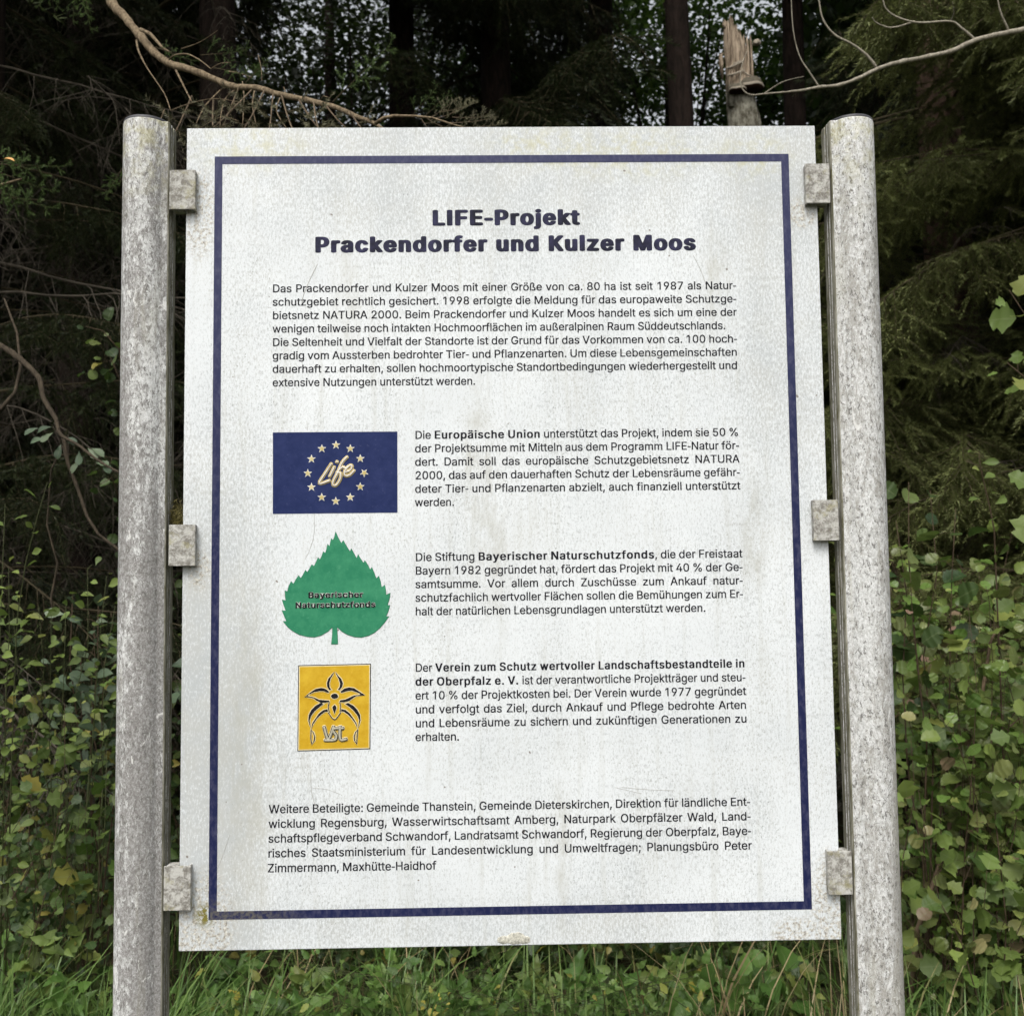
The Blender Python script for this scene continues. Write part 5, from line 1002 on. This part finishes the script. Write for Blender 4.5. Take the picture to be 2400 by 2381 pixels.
fungus(1762, 214, 5.50, 30, 30, (M_fun, M_funw, M_fund), 'larger bracket fungus on the right of the snag')
fungus(1730, 218, 5.49, 22, 20, (M_fun, M_funw, M_fund), 'smaller bracket fungus on the left')
fungus(1774, 106, 5.55, 10, 12, (M_funw, M_funw, M_funw), 'small white shelf fungus high on the right side')
for (x0, y0, x1, y1, w_) in ((1700, 162, 1742, 144, .010), (1703, 178, 1745, 165, .009), (1715, 150, 1738, 142, .007), (1742, 168, 1765, 180, .006)):
    m = MB(); Y = 5.6-px2r(36)*.9; m.tube([at(x0, y0, Y+.02), at((x0+x1)/2, (y0+y1)/2+2, Y-.005), at(x1, y1, Y+.0)], [w_*.6, w_, w_*.6], 6); m.build('fungus_crust', M_funw, root)

# ================================================================== broadleaf trees and wood behind
L_black = mat_leaf('silhouette_dark_leaf', [(0, (.006, .011, .004)), (.6, (.013, .022, .008)), (1, (.028, .042, .014))], trans=.15, vein=0)  # beech leaf blackened: its unlit silhouette against the sky is put into the colour
def beech(label, px, Y, H, r0, vol, nleaf, size, seed, mat=None):
    """vol: list of ellipsoids (px, py, Y, radius x, radius y, radius z in metres)"""
    r = np.random.default_rng(seed); base = gxy(px, Y); root = empty('beech_tree', base, label, 'tree')
    mb = trunk_mb(base, base+Vector((r.uniform(-.3, .3), 0, H)), r0, r0*.3, seed=seed); rr = random.Random(seed); P = []
    per = nleaf//len(vol)
    for (cx_, cy_, cY, ax_, ay_, az_) in vol:
        c_ = at(cx_, cy_, cY); s_ = base+Vector((0, 0, max(1., c_.z*.55))); 
        for k in range(5):
            e = c_+Vector((rr.uniform(-.7, .7)*ax_, rr.uniform(-.7, .7)*ay_, rr.uniform(-.6, .6)*az_)); mb.tube([s_, s_.lerp(e, .5)+Vector((rr.uniform(-.2, .2), 0, rr.uniform(0, .3))), e], [r0*.28, r0*.15, .006], 5, False)
        # clumped leaves
        nc = max(6, per//110); cc = r.normal(0, .50, (nc, 3)); q = cc[r.integers(0, nc, per)]+r.normal(0, 1, (per, 3))*np.array([.15, .15, .09])
        P.append(np.array(tuple(c_))+q*np.array([ax_, ay_, az_]))
    mb.build('trunk', M_barkd, root)
    P = np.concatenate(P); P = P[P[:, 2] > .2]; N = len(P)
    Mx = rotm(r.normal(0, 1, (N, 3))*np.array([1, 1, .5]), r.normal(0, .5, (N, 3))+np.array([0, -.3, 1]))*(size*r.uniform(.5, 1.4, N))[:, None, None]
    tv = np.array([(0, 0, 0), (.36, .35, .05), (.3, .75, .03), (0, 1, -.1), (-.3, .75, .03), (-.36, .35, .05)]); tf = np.array([(0, 1, 2), (0, 2, 3), (0, 3, 4), (0, 4, 5)])
    me = instance_merge('crown', tv, tf, Mx, P-np.array(tuple(base)), r.random(N)); o = link('crown', me, root, mat or L_far); o['kind'] = 'stuff'; return root
beech('beech with small leaves seen against the sky gap over the upper left of the board', 780, 12, 12, .14, [(640, 60, 12, 1.8, 1.5, 1.6), (900, 60, 12, 1.6, 1.5, 1.8), (760, 160, 13, 2.0, 1.5, 1.5), (720, 300, 12.5, 2.2, 1.5, 1.4)], 14000, .080, 81, L_black)
beech('beech behind the dark boughs above the middle of the board', 1200, 13, 13, .15, [(1080, 120, 13, 2.0, 1.5, 2.0), (1280, 80, 13, 2.0, 1.5, 2.0), (1180, 300, 13, 2.6, 1.5, 1.4), (1350, 240, 12.5, 2.0, 1.5, 1.5)], 20000, .080, 82)
beech('beech behind the broken snag, sky showing through its leaves', 1620, 12, 12, .15, [(1540, 100, 12, 1.4, 1.4, 1.7), (1720, 60, 12, 1.5, 1.4, 1.6), (1600, 260, 12.5, 2.0, 1.4, 1.3), (1800, 160, 12, 1.4, 1.2, 1.4), (1830, 300, 13, 1.5, 1.4, 1.1)], 13500, .080, 83)
beech('beech right of the blackish trunk, mostly behind the pale branch', 2060, 11, 12, .14, [(2030, 80, 11, 1.5, 1.3, 1.6), (2150, 200, 11, 1.7, 1.3, 1.6), (2000, 250, 11, 1.4, 1.3, 1.5), (2250, 60, 11, 1.6, 1.3, 1.6)], 19000, .080, 84)
r = np.random.default_rng(99)
def wood_mass(name, label, n, xr, yr, zr_, size, mat, seed, thin=None):
    r = np.random.default_rng(seed); P = np.stack([r.uniform(*xr, n), r.uniform(*yr, n), r.uniform(*zr_, n)], 1)
    Mx = rotm(r.normal(0, 1, (n, 3)), r.normal(0, .6, (n, 3))+np.array([0, -.3, .8]))*(size*r.uniform(.6, 1.3, n))[:, None, None]
    tv = np.array([(0, 0, 0), (.36, .35, .05), (.3, .75, .03), (0, 1, -.1), (-.3, .75, .03), (-.36, .35, .05)]); tf = np.array([(0, 1, 2), (0, 2, 3), (0, 3, 4), (0, 4, 5)])
    return tag(link(name, instance_merge(name, tv, tf, Mx, P, r.random(n)), None, mat), label, 'woodland', kind='stuff')
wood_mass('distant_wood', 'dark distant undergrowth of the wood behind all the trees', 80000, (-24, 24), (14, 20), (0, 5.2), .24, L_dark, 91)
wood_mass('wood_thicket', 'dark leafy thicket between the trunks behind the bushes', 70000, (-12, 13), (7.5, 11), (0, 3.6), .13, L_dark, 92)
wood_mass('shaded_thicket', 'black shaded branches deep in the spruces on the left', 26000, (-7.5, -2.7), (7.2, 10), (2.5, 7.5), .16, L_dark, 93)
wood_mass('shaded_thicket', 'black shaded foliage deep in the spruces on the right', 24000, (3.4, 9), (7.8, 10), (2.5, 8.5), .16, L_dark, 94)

# moss tuft in the gap above the middle clip of the left-hand post
r = random.Random(4); tv = []; c_ = Vector((-.5125, .012, 1.648))
for k in range(900):
    p = c_+Vector((r.gauss(0, .006), r.gauss(0, .006), r.gauss(0, .011))); d = Vector((r.gauss(.3, .8), r.gauss(-.2, .7), r.gauss(-.1, .8))).normalized()*r.uniform(.004, .012); w = d.cross(Vector((.3, 1, .2))).normalized()*.0006
    tv += [p-w, p+w, p+d]
me = mesh_from('moss_tuft', np.array([tuple(v) for v in tv]), np.arange(len(tv)).reshape(-1, 3), False, {'rnd': np.repeat(np.array([r.random() for _ in range(900)]), 3)})
tag(link('moss_tuft', me, None, nmat('dry_moss', (.06, .055, .015), (.20, .17, .06))), 'olive moss tuft lodged in the gap above the middle clip of the left post', 'moss')
# ================================================================== near shrubs on the right
b1 = [gp(2150, 1.6), gp(2300, 1.7), gp(2480, 1.6)]
shrub('bramble_bush', 'dense bramble bush with pinkish brown leaves right of the right-hand post', 'bush', b1[1], fan(2060, 2600, 1260, 2180, 1.25, 1.95, 70, b1, 3), 'round', L_bramble, .047, 2700, M_stem, .11, .0028, seed=3)
b2 = [gp(2200, 2.2), gp(2400, 2.3), gp(2600, 2.2)]
shrub('bramble_bush', 'darker bramble bush behind the front bramble, right of the board', 'bush', b2[1], fan(1990, 2700, 1230, 2080, 1.9, 2.7, 60, b2, 4), 'serrate', L_bramble, .055, 2400, M_stem, .13, .0028, seed=4)
# tall wand with paired leaves, at the top of the bush
w = [at(2330, 1240, 1.45), at(2318, 1180, 1.45), at(2306, 1130, 1.44), at(2298, 1095, 1.44), at(2294, 1058, 1.43)]
shrub('young_shoot', 'single upright reddish shoot with pale green leaves above the bramble', 'plant', gp(2345, 1.5), [[gp(2345, 1.5), at(2345, 1600, 1.47)]+w], 'obovate', L_young, .042, 30, M_stem, .022, .003, twig=False, leaf_from=.55, seed=8)
b3 = [gp(2160, 1.55)]
shrub('hazel_sapling', 'hazel sapling with broad round leaves beside the right-hand post', 'shrub', gp(2170, 1.6), [arch(gp(2170, 1.6), at(x_, y_, 1.5), .1, 6, .02, i) for i, (x_, y_) in enumerate(((2130, 1130), (2180, 1150), (2240, 1190), (2100, 1220)))], 'round', L_mid, .060, 60, M_stem, .06, .004, leaf_from=.5, seed=12)
# maple leaves entering from the right edge
shrub('maple_branch', 'maple sapling with lobed leaves reaching in at the right edge', 'sapling', gp(2560, 1.4), [[gp(2560, 1.4), at(2540, 1500, 1.4), at(2500, 1000, 1.38), at(2430, 780, 1.34), at(2365, 680, 1.3)], [at(2500, 1000, 1.38), at(2420, 900, 1.33), at(2360, 850, 1.3)], [at(2500, 1000, 1.38), at(2460, 1150, 1.33), at(2400, 1180, 1.3)]], 'lobed', L_young, .070, 48, M_stem, .05, .004, leaf_from=.55, seed=14)
shrub('raspberry_canes', 'pale green raspberry canes with lobed leaves standing in the bramble', 'shrub', gp(2250, 1.4), fan(2090, 2460, 1300, 2150, 1.2, 1.6, 12, [gp(2180, 1.4), gp(2350, 1.4)], 6), 'lobed', L_young, .052, 240, M_stem, .08, .0028, seed=6)
# climbing dead stem across the bush
m = MB()
m.tube([gp(2090, 1.6), at(2150, 2180, 1.58), at(2215, 1990, 1.56), at(2250, 1810, 1.58), at(2300, 1640, 1.56), at(2322, 1500, 1.6), at(2350, 1450, 1.62)], [.008, .008, .0075, .007, .006, .005, .004], 7)
m.tube([at(2250, 1810, 1.58), at(2320, 1740, 1.58), at(2430, 1650, 1.6)], [.004, .003, .002], 5)
o = m.build('dead_stem', simple('weathered_dead_stem', (.16, .115, .075), .8, .15, .3, 40)); tag(o, 'bare brown stem leaning through the bramble on the right', 'dead stem')

# ================================================================== left side shrubs
yb = [gp(-20, 1.5), gp(80, 1.6), gp(200, 1.6)]
shrub('privet_shoots', 'upright yellow-green shoots with oval leaves at the left edge', 'shrub', yb[0], [[gp(20, 1.5), at(30, 1700, 1.46), at(40, 1450, 1.42), at(60, 1320, 1.4), at(85, 1220, 1.4), at(111, 1130, 1.4)], [gp(-10, 1.5), at(0, 1500, 1.42), at(5, 1350, 1.4), at(12, 1180, 1.4)], [gp(10, 1.5), at(15, 1600, 1.44), at(22, 1480, 1.4), at(20, 1330, 1.4)], [gp(0, 1.5), at(-10, 1700, 1.44), at(-30, 1400, 1.4), at(-40, 1200, 1.4)]], 'obovate', L_young, .040, 130, M_gstem, .030, .0024, twig=False, leaf_from=.35, seed=21)
sb = [gp(150, 1.7), gp(230, 1.7)]
shrub('privet_bush', 'low yellow-green bush leaning towards the left-hand post', 'bush', sb[0], [arch(sb[0], at(x_, y_, 1.55), .1, 6, .02, 50+i) for i, (x_, y_) in enumerate(((205, 1330), (250, 1350), (155, 1400), (90, 1420), (30, 1430), (270, 1420), (120, 1440), (310, 1480)))], 'obovate', L_young, .043, 170, M_gstem, .045, .003, leaf_from=.6, seed=22)
shrub('sallow_bush', 'grey-green sallow with rounded leaves behind the left-hand post', 'bush', sb[1], [arch(sb[1], at(x_, y_, 1.75), .12, 6, .02, 70+i) for i, (x_, y_) in enumerate(((170, 1400), (230, 1420), (290, 1440), (250, 1500), (190, 1520), (330, 1400), (220, 1470), (400, 1420), (380, 1560)))], 'obovate', L_grey, .058, 190, M_stem, .06, .004, leaf_from=.6, seed=23)
hb = [gp(-60, 2.0), gp(80, 2.1), gp(220, 2.1), gp(380, 2.1)]
shrub('hawthorn_bush', 'leafy green thicket with a few yellow leaves low on the left', 'bush', hb[1], fan(-120, 420, 1540, 2150, 1.75, 2.4, 46, hb, 25, .12), 'serrate', L_mid, .042, 1300, M_stem, .12, .003, seed=25)
shrub('hawthorn_bush', 'darker thicket behind the green one on the left', 'bush', hb[2]+Vector((0, .7, 0)), fan(-250, 520, 1400, 2050, 2.5, 3.2, 50, [q+Vector((0, .8, 0)) for q in hb], 26, .12), 'round', L_mid, .05, 1400, M_stem, .14, .003, seed=26)
shrub('currant_plant', 'low plant with broad lobed yellow-tinged leaves beside the left-hand post', 'plant', gp(200, 1.6), [arch(gp(200, 1.6), at(x_, y_, 1.55), .06, 5, .02, 90+i) for i, (x_, y_) in enumerate(((160, 1800), (210, 1790), (240, 1850), (190, 1870), (250, 1760), (130, 1850)))], 'lobed', mat_leaf('currant_leaf', [(0, G1), (.5, (.10, .14, .035)), (.8, (.15, .16, .035)), (1, (.24, .20, .05))], vein=.5), .065, 46, M_gstem, .05, .003, leaf_from=.55, seed=27)
shrub('hawthorn_sapling', 'small-leaved hawthorn sapling in front of the thicket left of the left-hand post', 'sapling', gp(100, 1.6), fan(-40, 270, 1560, 2150, 1.4, 1.8, 14, [gp(40, 1.6), gp(180, 1.65)], 29), 'lobed', L_mid, .032, 420, M_stem, .07, .0024, seed=29)
# thin leaf sprays in the dark on the left
shrub('alder_sapling', 'thin alder sapling with sparse leaves in the dark beside the left-hand post', 'sapling', gp(300, 2.2), [[gp(300, 2.2), at(310, 1500, 2.1), at(300, 1100, 2.0), at(285, 900, 1.9), at(255, 830, 1.85), at(215, 880, 1.85)], [at(300, 1100, 2.0), at(280, 820, 1.9), at(240, 775, 1.85), at(200, 765, 1.85)], [at(290, 1200, 2.0), at(262, 1120, 1.9), at(225, 1140, 1.85)]], 'round', L_mid, .040, 60, M_stem, .05, .003, leaf_from=.55, seed=28)
# arching branch with grey-green leaves
root = empty('sallow_branch', gp(-300, 1.8), 'bare arching sallow limb with a few grey-green leaves at the left edge', 'tree')
m = MB()
main = px_path([(-300, 900), (-150, 800), (-60, 790), (0, 810), (47, 842), (91, 886), (102, 933), (130, 980), (141, 1017), (183, 1043), (219, 1071), (256, 1095), (330, 1130)], 1.8, 1.5)
m.limb([gp(-300, 1.8), at(-320, 1400, 1.8)]+main, [.018, .016, .014, .0125, .0108, .0098, .0090, .0084, .0078, .0068, .0055, .0046, .004, .0034, .0026], 8, seed=2)
m.tube(px_path([(149, 1027), (159, 1085), (183, 1147), (204, 1210), (230, 1251), (274, 1285), (340, 1330)], 1.66, 1.6), [.0065, .006, .0055, .005, .0045, .004, .003], 6)
m.tube(px_path([(130, 1500), (120, 1400), (135, 1320), (110, 1230), (120, 1100), (150, 1040)], 1.8, 1.7), [.005, .004, .004, .003, .003, .002], 5)
m.tube(px_path([(0, 960), (35, 920), (48, 860), (40, 780), (10, 700)], 1.7, 1.9), [.007, .006, .005, .004, .003], 5)
m.build('limb', mat_bark('dull_limb_bark', (.040, .032, .023), (.095, .075, .052), 3), root)
for i, (x_, y_, a_) in enumerate(((75, 1008, 2.6), (90, 1030, 3.0), (112, 1022, 2.2), (138, 1055, 1.7), (160, 1030, .4), (185, 1070, 1.5), (178, 1090, 2.0), (225, 1055, .6), (236, 1085, .2), (248, 1090, 1.2), (105, 1003, 2.8), (215, 1060, 1.0))):
    p = at(x_, y_, 1.6); d = RT*math.cos(a_)-UP*math.sin(a_)*.6+Vector((0, -.2, 0))
    Mx = rotm(np.array([tuple(d)]), np.array([[.2*math.sin(i), -.7, .6]]))[0]*.048
    o = bpy.data.objects.new('leaf', leaf_me('obovate', i % 3, L_grey)); COL.objects.link(o); o.parent = root; q = p-root.location-d.normalized()*.02
    o.matrix_basis = Matrix([list(Mx[k])+[q[k]] for k in range(3)]+[[0, 0, 0, 1]])

# ================================================================== low herbs below the board
r = random.Random(5)
k = 0
spots = [(110, 2180, 1.5), (60, 2250, 1.6), (150, 2260, 1.35), (215, 2230, 1.6), (470, 2330, 1.7), (600, 2300, 1.9), (740, 2290, 1.8), (860, 2330, 1.7), (930, 2250, 2.0), (1010, 2300, 1.8), (1090, 2330, 1.7), (1170, 2290, 1.9), (1260, 2270, 2.1), (1330, 2260, 2.0), (1420, 2320, 1.8), (1520, 2300, 2.1), (1690, 2310, 1.7), (1760, 2290, 1.8), (1860, 2340, 1.7), (2180, 2360, 1.5), (2230, 2260, 1.7), (1000, 2380, 1.5), (680, 2370, 1.5), (540, 2260, 2.2), (1610, 2260, 2.2)]
words = ['under the board near its lower left corner', 'under the middle of the board', 'under the right half of the board', 'left of the left-hand post', 'right of the right-hand post']
for x_, y_, Y in spots:
    b = gp(x_, Y+.08); stems = []
    for j in range(r.randint(2, 4)):
        tx, ty = x_+r.uniform(-60, 60), y_+r.uniform(-25, 60); stems.append(arch(b+Vector((r.uniform(-.05, .05), r.uniform(-.05, .05), 0)), at(tx, ty, Y), .02, 5, .008, k*10+j))
    ordn = ['first', 'second', 'third', 'fourth', 'fifth', 'sixth', 'seventh', 'eighth']; wi = 3 if x_ < 300 else 4 if x_ > 2000 else 0 if x_ < 850 else 1 if x_ < 1400 else 2
    shrub('nettle_plant', 'nettle with toothed leaves '+words[wi]+', '+ordn[sum(1 for q_ in spots if (3 if q_[0] < 300 else 4 if q_[0] > 2000 else 0 if q_[0] < 850 else 1 if q_[0] < 1400 else 2) == wi and q_[0] < x_)]+' from the left', 'nettle', b, stems, 'nettle', L_nettle if k % 3 else L_young, .070, 52, M_gstem, .03, .0025, twig=False, leaf_from=.25, group='nettles growing '+words[wi], obj_max=60, seed=100+k); k += 1
shrub('dock_plant', 'dock with large broad leaves under the right corner of the board', 'plant', gp(1800, 1.75), [arch(gp(1800, 1.75), at(x_, y_, 1.7), .04, 4, .01, 300+i) for i, (x_, y_) in enumerate(((1720, 2290), (1790, 2270), (1850, 2290), (1830, 2350), (1910, 2330), (1760, 2360), (1640, 2330)))], 'serrate', L_nettle, .095, 24, M_gstem, .04, .004, twig=False, leaf_from=.7, seed=310)
shrub('groundsel_plant', 'small plant with yellow leaves under the left half of the board', 'plant', gp(1010, 1.5), [arch(gp(1010, 1.5), at(x_, y_, 1.45), .02, 4, .005, 320+i) for i, (x_, y_) in enumerate(((1000, 2350), (1035, 2335), (1020, 2370)))], 'obovate', mat_leaf('yellow_leaf', [(0, YE), (1, (.4, .36, .08))]), .022, 30, M_gstem, .015, .002, twig=False, leaf_from=.6, seed=330)
b = [gp(x_, 2.6) for x_ in (450, 800, 1200, 1600, 2000)]
shrub('undergrowth', 'mixed leafy undergrowth in the shade behind the board', 'undergrowth', b[2], fan(430, 2050, 1950, 2330, 2.1, 3.2, 90, b, 40, .08), 'serrate', L_mid, .055, 2200, M_gstem, .12, .003, seed=40)
shrub('undergrowth', 'taller shaded bushes directly behind the panel, seen in the gaps beside the posts', 'undergrowth', b[1]+Vector((0, 1, 0)), fan(380, 2050, 1250, 2050, 3.0, 4.2, 110, [q+Vector((0, 1.2, 0)) for q in b], 41, .15), 'round', L_mid, .06, 3600, M_stem, .2, .004, seed=41)
b = [gp(x_, 1.75) for x_ in (420, 650, 900, 1150, 1400, 1650, 1900)]
shrub('weed_patch', 'fresh green small-leaved weeds filling the strip just below the board', 'weeds', b[3], fan(400, 1960, 2225, 2370, 1.35, 2.1, 90, b, 45, .02, .01), 'nettle', mat_leaf('weed_leaf', [(0, (.06, .12, .025)), (.5, (.10, .18, .04)), (.9, (.15, .22, .06)), (1, YE)]), .038, 1150, M_gstem, .05, .002, seed=45)
# grass
def grass(name, label, n, xr, yr, h0, h1, mat, seed, clump=.06, nclump=150, wd=.0035):
    r = np.random.default_rng(seed); cx = r.uniform(*xr, nclump); cy = r.uniform(*yr, nclump); ch = r.uniform(.6, 1.2, nclump)
    ci = r.integers(0, nclump, n); x = cx[ci]+r.normal(0, clump, n); y = cy[ci]+r.normal(0, clump, n)
    z = np.array([gz(a, b_) for a, b_ in zip(x, y)])-.01; h = r.uniform(h0, h1, n)*ch[ci]; az = r.uniform(0, 2*math.pi, n); ln = r.uniform(.1, .75, n)*h
    K = 5; V = np.zeros((n, 2*K+1, 3)); wv = wd*r.uniform(.6, 1.4, n); wx = -np.sin(az+r.normal(0, .6, n)); wy = np.cos(az)
    for k_ in range(K+1):
        t = k_/K; cxp = x+np.cos(az)*ln*t**2.2; cyp = y+np.sin(az)*ln*t**2.2; zz = z+h*(t-.30*(ln/h)*t**3)
        if k_ < K:
            w_ = wv*(1-t**2)**.6
            V[:, 2*k_] = np.stack([cxp-wx*w_, cyp-wy*w_, zz], 1); V[:, 2*k_+1] = np.stack([cxp+wx*w_, cyp+wy*w_, zz+wv*.3], 1)
        else: V[:, 2*K] = np.stack([cxp, cyp, zz], 1)
    tf = []
    for k_ in range(K-1): a = 2*k_; tf += [(a, a+1, a+3), (a, a+3, a+2)]
    tf.append((2*K-2, 2*K-1, 2*K)); tf = np.array(tf)
    F = (tf[None]+(np.arange(n)*(2*K+1))[:, None, None]).reshape(-1, 3)
    me = mesh_from(name, V.reshape(-1, 3), F, True, {'rnd': np.repeat(r.random(n), 2*K+1)})
    return tag(link(name, me, None, mat), label, 'grass', kind='stuff')
def gmat(name, st):
    M = NT(name); c = M.ramp(M.n('ShaderNodeAttribute', attribute_name='rnd').outputs['Fac'], st); return M.bsdf(c, .42, .35, trans=.3)
M_grass = gmat('green_grass', [(0, (.055, .105, .022)), (.5, (.085, .155, .035)), (.85, (.13, .20, .05)), (1, (.28, .25, .10))])
M_grassb = gmat('bright_grass', [(0, (.065, .125, .028)), (.5, (.100, .180, .042)), (.9, (.16, .24, .065)), (1, (.26, .23, .10))])
M_dry = gmat('dry_grass', [(0, (.20, .15, .07)), (1, (.42, .34, .18))])
grass('meadow_grass', 'green grass growing all round the foot of the board', 2600, (-2.2, 2.4), (.6, 2.9), .18, .36, M_grass, 1, .07, 260)
grass('grass_tufts', 'tall bright grass tufts at the foot of the left-hand post', 2300, (-1.75, -.70), (1.0, 1.5), .36, .60, M_grassb, 2, .05, 26, .0036)
grass('long_grass', 'long grass blades rising below the middle of the board', 420, (-.65, 1.0), (1.1, 1.9), .28, .46, M_grassb, 7, .05, 40, .0034)
grass('grass_tufts', 'bright long-bladed grass beside the right-hand post', 1500, (1.02, 1.9), (1.05, 1.5), .30, .52, M_grassb, 3, .06, 22)
grass('short_grass', 'short grass in front of the board', 9000, (-2.5, 2.5), (-3.2, .5), .05, .14, M_grass, 4, .1, 500)
grass('dry_grass', 'straw-coloured dead grass stems under the right corner of the board', 95, (.55, .95), (.9, 1.5), .35, .62, M_dry, 5, .06, 6, .0025)
grass('dry_grass', 'thin dead grass stems scattered behind the board', 260, (-1.6, 2.0), (.9, 2.4), .3, .55, M_dry, 6, .2, 60, .002)
